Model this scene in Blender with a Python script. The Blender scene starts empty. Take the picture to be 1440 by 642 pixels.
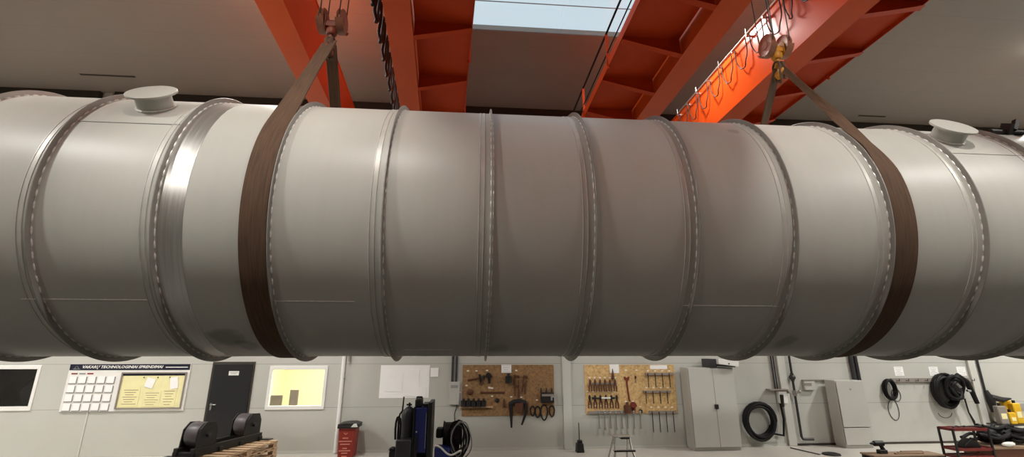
import bpy, math, random
from mathutils import Vector, Matrix
random.seed(7)
S = bpy.context.scene
COL = S.collection
PI = math.pi
def R_(d): return math.radians(d)

# ------------------------------------------------------------------ camera
FPX, CYPX, PITCH, YAW, CAMH = 665.0, 301.6, R_(16.2), R_(4.74), 2.35
FW = Vector((math.sin(YAW)*math.cos(PITCH), math.cos(YAW)*math.cos(PITCH), math.sin(PITCH)))
RT = Vector((math.cos(YAW), -math.sin(YAW), 0))
UP = RT.cross(FW)
CAM = Vector((0, 0, CAMH))
cd = bpy.data.cameras.new('camera'); cam = bpy.data.objects.new('camera', cd); COL.objects.link(cam)
cd.sensor_width = 36; cd.sensor_fit = 'HORIZONTAL'
cd.lens = FPX/1440*36; cd.shift_y = -(321-CYPX)/1440
cd.clip_start = .05; cd.clip_end = 200
cam.matrix_world = Matrix((( RT.x, UP.x, -FW.x, CAM.x), (RT.y, UP.y, -FW.y, CAM.y), (RT.z, UP.z, -FW.z, CAM.z), (0,0,0,1)))
S.camera = cam
def ray(x, y): return FW*FPX + RT*(x-720) + UP*(CYPX-y)
def aty(x, y, Y): v = ray(x, y); return CAM + v*(Y/v.y)          # where that line of sight meets the upright plane Y
def atz(x, y, Z): v = ray(x, y); return CAM + v*((Z-CAMH)/v.z)    # ... or the level plane Z
WY = 12.95                                                         # face of the back wall

# ------------------------------------------------------------------ mesh builder
class MB:
    def __init__(s): s.v = []; s.f = []; s.sm = []
    def add(s, vs, fs, smooth=False):
        o = len(s.v); s.v += [Vector(p) for p in vs]
        for f in fs: s.f.append([i+o for i in f]); s.sm.append(smooth)
        return s
    def box(s, c, d, M=None):
        x, y, z = d[0]/2, d[1]/2, d[2]/2
        vs = [Vector((a*x, b*y, e*z)) for a in (-1,1) for b in (-1,1) for e in (-1,1)]
        if M is not None: vs = [M @ p for p in vs]
        vs = [p+Vector(c) for p in vs]
        return s.add(vs, [(0,1,3,2),(4,6,7,5),(0,4,5,1),(2,3,7,6),(0,2,6,4),(1,5,7,3)])
    def mm(s, a, b):
        return s.box([(a[i]+b[i])/2 for i in range(3)], [abs(b[i]-a[i]) for i in range(3)])
    def prism(s, pts, ext):
        ext = Vector(ext); n = len(pts); p = [Vector(q) for q in pts]
        return s.add(p+[q+ext for q in p], [list(range(n))[::-1], list(range(n, 2*n))]+[(i, (i+1)%n, n+(i+1)%n, n+i) for i in range(n)])
    def tube(s, pts, r, n=8, closed=False, flat=1.0):
        pts = [Vector(p) for p in pts]; m = len(pts)
        rr = r if isinstance(r, (list, tuple)) else [r]*m
        up = None; rings = []
        for i, p in enumerate(pts):
            if closed: t = pts[(i+1) % m]-pts[i-1]
            else: t = pts[min(i+1, m-1)]-pts[max(i-1, 0)]
            t.normalize()
            if up is None:
                up = Vector((0,0,1)) if abs(t.z) < .9 else Vector((0,1,0))
            a = (up - t*up.dot(t))
            if a.length < 1e-5: a = t.orthogonal()
            a.normalize(); up = a; b = t.cross(a)
            rings.append([p+a*(rr[i]*math.cos(2*PI*k/n))*flat+b*(rr[i]*math.sin(2*PI*k/n)) for k in range(n)])
        vs = [q for g in rings for q in g]; fs = []
        for i in range(m if closed else m-1):
            j = (i+1) % m
            for k in range(n): fs.append((i*n+k, i*n+(k+1)%n, j*n+(k+1)%n, j*n+k))
        s.add(vs, fs, True)
        if not closed:
            s.add(rings[0], [list(range(n))[::-1]]); s.add(rings[-1], [list(range(n))])
        return s
    def cyl(s, p0, p1, r0, r1=None, n=20):
        r1 = r0 if r1 is None else r1
        return s.lathe(p0, Vector(p1)-Vector(p0), [(0, 0), (0, r0), ((Vector(p1)-Vector(p0)).length, r1), ((Vector(p1)-Vector(p0)).length, 0)], n)
    def lathe(s, o, axis, prof, n=32, smooth=True):
        o = Vector(o); t = Vector(axis).normalized()
        a = (Vector((0,0,1)) if abs(t.z) < .9 else Vector((1,0,0))); a = (a - t*a.dot(t)).normalized(); b = t.cross(a)
        # split the profile at sharp corners so that faces stay crisp
        for (h0, r0), (h1, r1) in zip(prof[:-1], prof[1:]):
            vs = []; 
            for h, r in ((h0, r0), (h1, r1)):
                vs += [o+t*h+(a*math.cos(2*PI*k/n)+b*math.sin(2*PI*k/n))*r for k in range(n)]
            s.add(vs, [(k, (k+1)%n, n+(k+1)%n, n+k) for k in range(n)], smooth)
        return s
    def ball(s, c, r, sc=(1,1,1), n=12, m=8):
        c = Vector(c); vs = []; fs = []
        for i in range(m+1):
            th = PI*i/m
            for k in range(n):
                vs.append(c+Vector((r*sc[0]*math.sin(th)*math.cos(2*PI*k/n), r*sc[1]*math.sin(th)*math.sin(2*PI*k/n), r*sc[2]*math.cos(th))))
        for i in range(m):
            for k in range(n): fs.append((i*n+k, (i+1)*n+k, (i+1)*n+(k+1)%n, i*n+(k+1)%n))
        return s.add(vs, fs, True)
    def ribbon(s, cs, ws, ns, th):
        # cs centres, ws half width vectors, ns normals
        vs = []
        for c, w, q in zip(cs, ws, ns):
            vs += [c-w-q*th/2, c+w-q*th/2, c+w+q*th/2, c-w+q*th/2]
        m = len(cs); fs = []
        for i in range(m-1):
            for k in range(4): fs.append((4*i+k, 4*i+(k+1)%4, 4*i+4+(k+1)%4, 4*i+4+k))
        fs += [(3,2,1,0), (4*m-4, 4*m-3, 4*m-2, 4*m-1)]
        return s.add(vs, fs, True)
    def rot(s, M, o=(0,0,0)):
        o = Vector(o); s.v = [o+M @ (p-o) for p in s.v]; return s
    def move(s, d):
        d = Vector(d); s.v = [p+d for p in s.v]; return s

ORG = {}
def wpos(o):
    p = Vector((0,0,0))
    while o is not None: p += o.location; o = o.parent
    return p
def build(name, mb, mat, parent=None, bev=0, base=None):
    me = bpy.data.meshes.new(name)
    if parent is not None: off = wpos(parent); loc = Vector((0,0,0))
    else:
        if base is None:
            xs = [p.x for p in mb.v]; ys = [p.y for p in mb.v]; zs = [p.z for p in mb.v]
            base = Vector(((min(xs)+max(xs))/2, (min(ys)+max(ys))/2, min(zs)))
        off = loc = Vector(base)
    me.from_pydata([p-off for p in mb.v], [], mb.f)
    me.polygons.foreach_set('use_smooth', mb.sm)
    import bmesh
    bm = bmesh.new(); bm.from_mesh(me)
    bmesh.ops.remove_doubles(bm, verts=bm.verts, dist=1e-5)
    bmesh.ops.recalc_face_normals(bm, faces=bm.faces)
    bm.to_mesh(me); bm.free()
    try: me.set_sharp_from_angle(angle=R_(38))
    except Exception: pass
    me.materials.append(mat); me.update()
    o = bpy.data.objects.new(name, me); COL.objects.link(o)
    o.parent = parent; o.location = loc
    if bev:
        b = o.modifiers.new('bevel', 'BEVEL'); b.width = bev; b.segments = 2; b.limit_method = 'ANGLE'; b.angle_limit = R_(40)
    return o
def tag(o, label=None, cat=None, group=None, kind=None):
    if label: o['label'] = label
    if cat: o['category'] = cat
    if group: o['group'] = group
    if kind: o['kind'] = kind
    return o
def thing(name, loc, label, cat, group=None):
    o = bpy.data.objects.new(name, None); COL.objects.link(o); o.location = loc; o.empty_display_size = .1
    return tag(o, label, cat, group)
def kids(o): return [c for c in COL.objects if c.parent == o]
def copy_tree(o, parent=None, loc=None):
    c = o.copy(); COL.objects.link(c); c.parent = parent
    if loc is not None: c.location = loc
    for ch in kids(o): copy_tree(ch, c)
    return c
def struct(name, mb, mat, parent=None, bev=0):
    o = build(name, mb, mat, parent, bev)
    if parent is None: o['kind'] = 'structure'
    return o
def text_mb(body, width, height, o, xdir, zdir, depth=.002, shear=0.0, bold=0.0):
    cu = bpy.data.curves.new('t', 'FONT'); cu.body = body; cu.extrude = 0; cu.shear = shear; cu.offset = bold; cu.resolution_u = 2
    ob = bpy.data.objects.new('t', cu); COL.objects.link(ob)
    bpy.context.view_layer.update()
    me = bpy.data.meshes.new_from_object(ob.evaluated_get(bpy.context.evaluated_depsgraph_get()))
    xs = [v.co.x for v in me.vertices]; ys = [v.co.y for v in me.vertices]
    x0, x1, y0, y1 = min(xs), max(xs), min(ys), max(ys)
    xd, zd = Vector(xdir), Vector(zdir); o = Vector(o)
    mb = MB()
    mb.add([o+xd*((v.co.x-x0)/(x1-x0)*width)+zd*((v.co.y-y0)/(y1-y0)*height) for v in me.vertices], [list(p.vertices) for p in me.polygons])
    bpy.data.objects.remove(ob); bpy.data.curves.remove(cu); bpy.data.meshes.remove(me)
    return mb

# ------------------------------------------------------------------ materials
def s2l(c):
    return tuple(((x/255)/12.92 if x/255 <= .04045 else ((x/255+.055)/1.055)**2.4) for x in c)+(1,)
def mat(name, rgb, rough=.6, metal=0.0, var=.08, scale=4, stretch=(1,1,1), bump=0.0, bscale=60, rvar=0.0, coat=0, lin=False, spec=.5):
    m = bpy.data.materials.new(name); m.use_nodes = True; nt = m.node_tree; b = nt.nodes['Principled BSDF']
    c = tuple(rgb)+(1,) if lin else s2l(rgb)
    b.inputs['Roughness'].default_value = rough; b.inputs['Metallic'].default_value = metal
    b.inputs['Specular IOR Level'].default_value = spec
    if coat: b.inputs['Coat Weight'].default_value = coat
    tc = nt.nodes.new('ShaderNodeTexCoord'); mp = nt.nodes.new('ShaderNodeMapping'); mp.inputs['Scale'].default_value = stretch
    nt.links.new(tc.outputs['Object'], mp.inputs['Vector'])
    nz = nt.nodes.new('ShaderNodeTexNoise'); nz.inputs['Scale'].default_value = scale; nz.inputs['Detail'].default_value = 4
    nt.links.new(mp.outputs['Vector'], nz.inputs['Vector'])
    rp = nt.nodes.new('ShaderNodeValToRGB'); e = rp.color_ramp.elements
    e[0].position = .3; e[1].position = .7
    e[0].color = tuple(x*(1-var) for x in c[:3])+(1,); e[1].color = tuple(min(1, x*(1+var)) for x in c[:3])+(1,)
    nt.links.new(nz.outputs['Fac'], rp.inputs['Fac']); nt.links.new(rp.outputs['Color'], b.inputs['Base Color'])
    if rvar:
        mr = nt.nodes.new('ShaderNodeMapRange'); mr.inputs['To Min'].default_value = rough-rvar; mr.inputs['To Max'].default_value = rough+rvar
        nt.links.new(nz.outputs['Fac'], mr.inputs['Value']); nt.links.new(mr.outputs['Result'], b.inputs['Roughness'])
    if bump:
        n2 = nt.nodes.new('ShaderNodeTexNoise'); n2.inputs['Scale'].default_value = bscale; nt.links.new(mp.outputs['Vector'], n2.inputs['Vector'])
        bp = nt.nodes.new('ShaderNodeBump'); bp.inputs['Strength'].default_value = bump; bp.inputs['Distance'].default_value = .01
        nt.links.new(n2.outputs['Fac'], bp.inputs['Height']); nt.links.new(bp.outputs['Normal'], b.inputs['Normal'])
    return m
def nodes(m): return m.node_tree.nodes, m.node_tree.links, m.node_tree.nodes['Principled BSDF']
def emis(name, rgb, st):
    m = mat(name, rgb); n, l, b = nodes(m); b.inputs['Emission Color'].default_value = s2l(rgb); b.inputs['Emission Strength'].default_value = st; return m

def steel(name, rgb, rough, metal):
    """pickled stainless plate: cloudy tone in broad vertical bands, fine grain"""
    m = mat(name, rgb, rough, metal, var=.035, scale=1.1, stretch=(1.2,.5,.5), bump=.02, bscale=40)
    n, l, b = nodes(m)
    tc = next(x for x in n if x.type == 'TEX_COORD'); base = b.inputs['Base Color'].links[0].from_socket
    mp = n.new('ShaderNodeMapping'); mp.inputs['Scale'].default_value = (9, .5, .5)
    nz = n.new('ShaderNodeTexNoise'); nz.inputs['Scale'].default_value = 1.5; nz.inputs['Detail'].default_value = 6
    l.new(tc.outputs['Object'], mp.inputs['Vector']); l.new(mp.outputs['Vector'], nz.inputs['Vector'])
    mr = n.new('ShaderNodeMapRange'); mr.inputs['From Min'].default_value = .3; mr.inputs['From Max'].default_value = .7
    mr.inputs['To Min'].default_value = .985; mr.inputs['To Max'].default_value = 1.015
    l.new(nz.outputs['Fac'], mr.inputs['Value'])
    vm = n.new('ShaderNodeVectorMath'); vm.operation = 'SCALE'
    l.new(base, vm.inputs[0]); l.new(mr.outputs['Result'], vm.inputs['Scale']); l.new(vm.outputs['Vector'], b.inputs['Base Color'])
    return m
M = {}
M['steel'] = steel('stainless_steel', (184,183,174), .40, 0.0)
M['steel'].node_tree.nodes['Principled BSDF'].inputs['Specular IOR Level'].default_value = .25
M['ring'] = mat('ring_steel', (146,143,136), .45, .2, var=.12, scale=3, stretch=(1,1,1))
M['seam'] = mat('seam_steel', (188,186,178), .4, .1, var=.05, scale=10)
M['bead'] = mat('weld_steel', (222,219,212), .4, .2, var=.15, scale=30)
M['polish'] = mat('polished_steel', (206,204,198), .33, .9, var=.1, scale=2, stretch=(40,1,1), rvar=.06)
M['strap'] = mat('strap_webbing', (86,62,42), .85, 0, var=.3, scale=3, stretch=(28,1.2,1.2), bump=.25, bscale=90)
M['strapgrey'] = mat('strap_grey_webbing', (128,122,118), .85, 0, var=.2, scale=3, stretch=(28,1.2,1.2), bump=.25, bscale=90)
M['orange'] = mat('crane_orange', (204,80,28), .27, 0, var=.04, scale=1.2, spec=.2)
M['orange2'] = mat('crane_orange_plate', (190,64,22), .5, 0, var=.05, scale=2, spec=.15)
M['blackrub'] = mat('black_rubber', (15,14,14), .62, 0, var=.2, spec=.3)
M['blackcable'] = mat('black_cable', (14,13,13), .9, 0, var=.1)
M['cable'] = mat('grey_cable', (58,46,40), .75, 0)
M['galv'] = mat('galvanised', (190,188,180), .38, .7, var=.1, scale=20)
M['yellow'] = mat('hook_yellow', (206,142,38), .5, 0, var=.15, scale=20)
M['sheave'] = mat('sheave_cover', (162,112,86), .45, .2, var=.15, scale=15)
M['blockred'] = mat('block_red_brown', (118,56,34), .5, .1, var=.15, scale=15)
M['sheavedark'] = mat('sheave_rust', (124,78,54), .5, .1, var=.2, scale=15)
M['rope'] = mat('wire_rope', (62,56,52), .5, .6, var=.2, scale=80)
M['wall'] = mat('wall_panel', (190,190,182), .5, 0, var=.025, scale=1.2)
M['trim'] = mat('wall_trim', (200,200,192), .5, 0, var=.02)
M['dark'] = mat('dark_trim', (58,52,44), .6, 0)
M['door'] = mat('door_black', (26,26,27), .45, 0, var=.05)
M['white'] = mat('white_plastic', (236,235,230), .4, 0, var=.02)
M['paper'] = mat('white_paper', (250,250,247), .7, 0, var=.02)
M['ypaper'] = mat('yellow_paper', (238,231,176), .7, 0, var=.05)
M['navy'] = mat('navy_print', (28,30,48), .4, 0)
M['print'] = mat('grey_print', (150,150,148), .6, 0)
M['cork'] = mat('cork_board', (196,178,120), .8, 0, var=.1, scale=30)
M['metal'] = mat('bare_metal', (168,166,162), .35, .8, var=.1, scale=20)
M['toolblack'] = mat('tool_black', (30,28,27), .5, .1, var=.2, scale=30)
M['toolbrown'] = mat('tool_brown', (92,52,32), .6, 0, var=.2, scale=30)
M['toolred'] = mat('tool_red', (120,44,28), .5, 0, var=.2, scale=30)
M['cabinet'] = mat('cabinet_grey', (188,187,180), .4, 0, var=.02, scale=2)
M['redbin'] = mat('red_bin', (140,40,28), .5, 0, var=.06)
M['pinkprint'] = mat('bin_print', (206,124,104), .6, 0)
M['blue'] = mat('machine_blue', (34,46,116), .45, 0, var=.06)
M['darkgrey'] = mat('dark_grey_metal', (58,58,60), .45, .3, var=.1)
M['roller'] = mat('roller_rubber', (84,78,80), .42, .1, var=.05)
M['red'] = mat('cart_red', (112,32,26), .5, 0, var=.1)
M['ybox'] = mat('yellow_plastic', (224,178,30), .45, 0, var=.1)
M['cream'] = mat('cream_paint', (244,240,214), .7, 0, var=.02)
M['greybox'] = mat('grey_box', (140,132,124), .6, 0, var=.05)
M['tagw'] = mat('tag_white', (245,238,220), .6, 0, var=.02)
def wood(name, rgb, stretch=(1,14,14)):
    return mat(name, rgb, .7, 0, var=.25, scale=3, stretch=stretch, bump=.1, bscale=20)
M['pallet'] = wood('pallet_wood', (190,162,130))
M['bench'] = wood('bench_wood', (150,124,100))
def osb(c):
    m = mat('osb_board', c, .75, 0, var=.2, scale=14, bump=.15, bscale=30)
    n, l, b = nodes(m); base = b.inputs['Base Color'].links[0].from_socket
    tc = next(x for x in n if x.type == 'TEX_COORD')
    vo = n.new('ShaderNodeTexVoronoi'); vo.inputs['Scale'].default_value = 26; l.new(tc.outputs['Object'], vo.inputs['Vector'])
    mx = n.new('ShaderNodeMixRGB'); mx.blend_type = 'OVERLAY'; mx.inputs['Fac'].default_value = .35
    l.new(base, mx.inputs['Color1']); l.new(vo.outputs['Color'], mx.inputs['Color2'])
    hs = n.new('ShaderNodeHueSaturation'); hs.inputs['Saturation'].default_value = .0; l.new(vo.outputs['Color'], hs.inputs['Color']); l.new(hs.outputs['Color'], mx.inputs['Color2'])
    l.new(mx.outputs['Color'], b.inputs['Base Color']); return m
M['osb'] = osb((138,106,70)); M['osblight'] = osb((196,160,108))
def glass():
    m = bpy.data.materials.new('window_glass'); m.use_nodes = True; n, l = m.node_tree.nodes, m.node_tree.links
    n.remove(n['Principled BSDF']); t = n.new('ShaderNodeBsdfTransparent'); g = n.new('ShaderNodeBsdfGlossy'); g.inputs['Roughness'].default_value = .02
    mx = n.new('ShaderNodeMixShader'); mx.inputs[0].default_value = .07; l.new(t.outputs[0], mx.inputs[1]); l.new(g.outputs[0], mx.inputs[2])
    l.new(mx.outputs[0], n['Material Output'].inputs['Surface']); return m
M['glass'] = glass()
def seams(m, axis, period, offset, width, depth):
    """panel joints: thin dark grooves every period metres"""
    n, l, b = nodes(m); base = b.inputs['Base Color'].links[0].from_socket
    g = n.new('ShaderNodeNewGeometry'); sp = n.new('ShaderNodeSeparateXYZ'); l.new(g.outputs['Position'], sp.inputs[0])
    a = n.new('ShaderNodeMath'); a.operation = 'ADD'; a.inputs[1].default_value = offset; l.new(sp.outputs['XYZ'.index(axis)], a.inputs[0])
    d = n.new('ShaderNodeMath'); d.operation = 'PINGPONG'; d.inputs[1].default_value = period/2; l.new(a.outputs[0], d.inputs[0])
    c = n.new('ShaderNodeMath'); c.operation = 'LESS_THAN'; c.inputs[1].default_value = width; l.new(d.outputs[0], c.inputs[0])
    mx = n.new('ShaderNodeMixRGB'); mx.blend_type = 'MULTIPLY'; mx.inputs['Color2'].default_value = (depth, depth, depth, 1)
    l.new(c.outputs[0], mx.inputs['Fac']); l.new(base, mx.inputs['Color1']); l.new(mx.outputs[0], b.inputs['Base Color'])
    return m
seams(M['wall'], 'Z', 1.033, 0, .006, .62)
M['ceiling'] = seams(mat('ceiling_panel', (154,149,139), .45, 0, var=.03, scale=.8), 'Y', 1.0, .04, .006, .86)
M['hallwall'] = mat('hall_wall', (128,126,119), .6, 0, var=.05, scale=1)
M['floordark'] = mat('dark_bay_concrete', (66,63,58), .5, 0, var=.12, scale=1.2, rvar=.08)  # unseen bay floor, darkened so little light bounces up under the tank
M['floor'] = mat('concrete_floor', (196,192,182), .4, 0, var=.06, scale=1.5, rvar=.08)

def stains_and_reflections(m, spots):
    """greasy smudges and painted dark reflections; spots = (centre, radii, strength) in metres from the tank's foot"""
    n, l, b = nodes(m); base = b.inputs['Base Color'].links[0].from_socket
    tc = next(x for x in n if x.type == 'TEX_COORD')
    nz = n.new('ShaderNodeTexNoise'); nz.inputs['Scale'].default_value = 7; l.new(tc.outputs['Object'], nz.inputs['Vector'])
    for c, r, k in spots:
        s = n.new('ShaderNodeVectorMath'); s.operation = 'SUBTRACT'; s.inputs[1].default_value = c; l.new(tc.outputs['Object'], s.inputs[0])
        d = n.new('ShaderNodeVectorMath'); d.operation = 'DIVIDE'; d.inputs[1].default_value = r; l.new(s.outputs[0], d.inputs[0])
        ln = n.new('ShaderNodeVectorMath'); ln.operation = 'LENGTH'; l.new(d.outputs[0], ln.inputs[0])
        a = n.new('ShaderNodeMath'); a.operation = 'MULTIPLY_ADD'; a.inputs[1].default_value = .9; l.new(nz.outputs['Fac'], a.inputs[0]); l.new(ln.outputs['Value'], a.inputs[2])
        mr = n.new('ShaderNodeMapRange'); mr.interpolation_type = 'SMOOTHSTEP'; mr.inputs['From Min'].default_value = .95; mr.inputs['From Max'].default_value = 1.4
        mr.inputs['To Min'].default_value = k; mr.inputs['To Max'].default_value = 1; l.new(a.outputs[0], mr.inputs['Value'])
        v = n.new('ShaderNodeVectorMath'); v.operation = 'SCALE'; l.new(base, v.inputs[0]); l.new(mr.outputs['Result'], v.inputs['Scale']); base = v.outputs[0]
    l.new(base, b.inputs['Base Color'])
def rel(x, y, z): return (x-.66, y-5.69, z-(CAMH+.97*1.45-1.45))
stains_and_reflections(M['steel'], [(rel(-2.40,5.0,2.48),(.22,.30,.12),.62), (rel(3.40,5.04,2.46),(.13,.28,.10),.66), (rel(2.885,4.62,4.737),(.10,.08,.08),.75), (rel(.30,5.22,2.385),(.13,.2,.1),.72), (rel(-2.25,5.15,2.42),(.15,.2,.1),.7)])  # the two spots near the polished band are dark reflections put into the colour
# ------------------------------------------------------------------ the room
CZ = 9.45
XL, XR, YN = -18, 26, -12
struct('floor', MB().mm((XL, 9.4, -.15), (XR, WY+.12, 0)), M['floor'])
struct('floor_bay', MB().mm((XL, YN, -.15), (XR, 9.4, 0)), M['floordark'])
# ceiling with the rooflight opening left free
SX0, SX1, SY0, SY1 = -.45, 4.6, 2.9, 9.28  # unseen near end of the opening lengthened for more sky light on the tank
cb = MB()
cb.mm((XL, YN, CZ), (XR, SY0, CZ+.15)); cb.mm((XL, SY1, CZ), (XR, WY+.12, CZ+.15))
cb.mm((XL, SY0, CZ), (SX0, SY1, CZ+.15)); cb.mm((SX1, SY0, CZ), (XR, SY1, CZ+.15))
struct('ceiling', cb, M['ceiling'])
# back wall: panels around the two office windows
W1 = (-12.2, -10.42, 1.09, 1.98)      # dark window
W2 = (-4.97, -3.66, 1.06, 1.95)       # lit window
wb = MB(); T = .12
xs = [XL, W1[0], W1[1], W2[0], W2[1], XR]
for i in range(5):
    a, b = xs[i], xs[i+1]
    w = {1: W1, 3: W2}.get(i)
    if w is None: wb.mm((a, WY, 0), (b, WY+T, CZ))
    else:
        wb.mm((a, WY, 0), (b, WY+T, w[2])); wb.mm((a, WY, w[3]), (b, WY+T, CZ))
struct('wall_back', wb, M['wall'])
struct('wall_left', MB().mm((XL-.12, YN, 0), (XL, WY, CZ)), M['hallwall'])
struct('wall_right', MB().mm((XR, YN, 0), (XR+.12, WY, CZ)), M['hallwall'])
struct('wall_front', MB().mm((XL, YN-.12, 0), (XR, YN, CZ)), M['hallwall'])
# rooflight: glazing with thin bars, sky beyond
M['skypane'] = M['glass']
sk = struct('window_3', MB().mm((SX0, SY0, CZ+.03), (SX1, SY1, CZ+.042)), M['glass'])
fb = MB()
for yy in (SY0+.03, 4.2, 5.6, 7.0, 8.35, SY1-.008): fb.mm((SX0, yy-.006, CZ+.012), (SX1, yy+.006, CZ+.029))
for xx in (SX0+.03, SX1-.03): fb.mm((xx-.03, SY0, CZ+.005), (xx+.03, SY1, CZ+.029))
build('window_frame', fb, M['print'], sk)
# dark eaves trim under the ceiling, broken by the columns
n = 0
cols = (-10.45, -3.2, 2.5, 8.45, 14.1, 19.8)
ed = [XL, cols[0]-.2, cols[0]+.2, XR]
for a, b in zip(ed[::2], ed[1::2]):
    n += 1
    t = MB().mm((a, WY-.14, 9.19), (b, WY, CZ)); struct('trim_%d' % n, t, M['dark'])
for c in cols[2:]:
    n += 1
    struct('trim_%d' % n, MB().mm((c-.11, WY-.07, 0), (c+.11, WY, 9.189)), M['trim'], bev=.01)
n += 1; struct('trim_%d' % n, MB().mm((cols[0]-.11, WY-.07, 2.8), (cols[0]+.11, WY, CZ)), M['trim'], bev=.01)
struct('baseboard_back', MB().mm((-5.3, WY-.015, 0), (8.3, WY, .06)), M['trim'])
struct('baseboard_right', MB().mm((8.6, WY-.02, 0), (XR, WY, .05)), M['dark'])
n += 1; struct('trim_%d' % n, MB().mm((-9.095, WY-.02, 0), (-9.065, WY, .98)), M['trim'])
# two slim dark strips on the ceiling
for (x0, x1, py) in ((115, 188, 106), (1206, 1246, 163)):
    a = atz((x0+x1)/2, py, CZ); x_0 = atz(x0, py, CZ).x; x_1 = atz(x1, py, CZ).x; n += 1
    struct('trim_%d' % n, MB().mm((x_0, a.y-.03, CZ-.012), (x_1, a.y+.03, CZ)), M['dark'])

def window(name, w, dark):
    root = struct(name, MB().mm((w[0], WY+.05, w[2]), (w[1], WY+.056, w[3])), M['glass'])
    f = MB(); t = .07
    f.mm((w[0]-.05, WY-.025, w[3]-.02), (w[1]+.05, WY+.06, w[3]+t)); f.mm((w[0]-.05, WY-.025, w[2]-t), (w[1]+.05, WY+.06, w[2]+.02))
    f.mm((w[0]-.05, WY-.025, w[2]+.02), (w[0]+.02, WY+.06, w[3]-.02)); f.mm((w[1]-.02, WY-.025, w[2]+.02), (w[1]+.05, WY+.06, w[3]-.02))
    build('window_frame', f, M['white'], root, bev=.006)
    return root
window('window_1', W1, True); window('window_2', W2, False)
def office(name, x0, x1, m, depth):
    b = MB(); y0, y1 = WY+T, WY+T+depth
    b.mm((x0-.1, y0, -.1), (x0, y1, 2.7)); b.mm((x1, y0, -.1), (x1+.1, y1, 2.7)); b.mm((x0-.1, y1, -.1), (x1+.1, y1+.1, 2.7))
    b.mm((x0, y0, 2.6), (x1, y1, 2.7)); b.mm((x0, y0, -.1), (x1, y1, 0))
    return struct(name, b, m)
office('wall_office', -5.6, -2.6, M['cream'], 2.6)
office('wall_store', -13.4, -9.6, M['greybox'], 2.6)
# black door
dx0, dx1 = -6.36, -5.44
d1 = struct('door_1', MB().mm((dx0, WY-.045, .01), (dx1, WY+.0, 2.07)), M['door'], bev=.006)
build('door_sign', MB().mm((-5.98, WY-.05, 1.80), (-5.74, WY-.045, 1.90)), M['white'], d1)
build('door_sign_print', MB().mm((-5.96, WY-.0515, 1.865), (-5.76, WY-.0502, 1.875)).mm((-5.93, WY-.0515, 1.835), (-5.80, WY-.0502, 1.845)), M['print'], d1)
hb = MB().mm((-6.30, WY-.056, 1.0), (-6.26, WY-.045, 1.16)); hb.tube([(-6.28, WY-.05, 1.13), (-6.28, WY-.10, 1.13), (-6.26, WY-.11, 1.13), (-6.14, WY-.11, 1.13)], .011)
build('door_handle', hb, M['metal'], d1)
fr = MB().mm((dx0-.05, WY-.02, 0), (dx0, WY, 2.12)).mm((dx1, WY-.02, 0), (dx1+.05, WY, 2.12)).mm((dx0, WY-.02, 2.07), (dx1, WY, 2.12))
build('door_frame', fr, M['dark'], d1)

# ------------------------------------------------------------------ light
W = bpy.data.worlds.new('world'); S.world = W; W.use_nodes = True
bg = W.node_tree.nodes['Background']; bg.inputs['Color'].default_value = (.66, .80, .88, 1); bg.inputs['Strength'].default_value = 1.0
def lamp(name, loc, watts, rgb=(1,.975,.925), r=.9):
    l = bpy.data.lights.new(name, 'AREA'); l.shape = 'DISK'; l.size = r; l.energy = watts; l.color = rgb
    o = bpy.data.objects.new(name, l); COL.objects.link(o); o.location = loc; return o
LW = 700
for x, y, k in ((-3.75, 8.4, .6), (4.25, 8.2, .22), (14.4, 8.4, 1.1), (-12.5, 8.4, 1.1), (21, 9, 1),
                (-1.75, .6, .50), (-8.3, .6, .85), (4.25, .6, .50), (10.8, .6, .72), (-15, .6, .8), (19, .6, .6),
                (-9.5, -7, .6), (12, -7, .6)):  # last pair added behind the camera as front fill for the tank
    lamp('bay_and_fill_lamp', (x, y, 9.0), LW*k, r=.45 if x == 4.25 else .9)
for x, y, e in ((13.6, 8.5, 11), (-4.9, 7.9, 8)):          # light the lamps throw up at the ceiling
    pl = bpy.data.lights.new('lamp_uplight', 'POINT'); pl.energy = e; pl.shadow_soft_size = .12; pl.color = (1, .95, .86)
    pb_ = bpy.data.objects.new('lamp_uplight', pl); COL.objects.link(pb_); pb_.location = (x, y, 9.2)
al = bpy.data.lights.new('office_lamp', 'AREA'); al.energy = 75; al.size = 1.2; al.color = (1,.96,.80)
ao = bpy.data.objects.new('office_lamp', al); COL.objects.link(ao); ao.location = (-4.2, WY+.75, 2.55)
po = bpy.data.lights.new('rooflight_portal', 'AREA'); po.shape = 'RECTANGLE'; po.size = SX1-SX0; po.size_y = SY1-SY0; po.cycles.is_portal = True
pp = bpy.data.objects.new('rooflight_portal', po); COL.objects.link(pp); pp.location = ((SX0+SX1)/2, (SY0+SY1)/2, CZ+.05)
S.view_settings.view_transform = 'Standard'; S.view_settings.look = 'None'; S.view_settings.gamma = 1; S.view_settings.use_curve_mapping = False
S.view_settings.exposure = 0.0
S.cycles.max_bounces = 8; S.cycles.diffuse_bounces = 5; S.cycles.glossy_bounces = 4; S.cycles.transparent_max_bounces = 8
S.cycles.sample_clamp_indirect = 4

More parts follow.
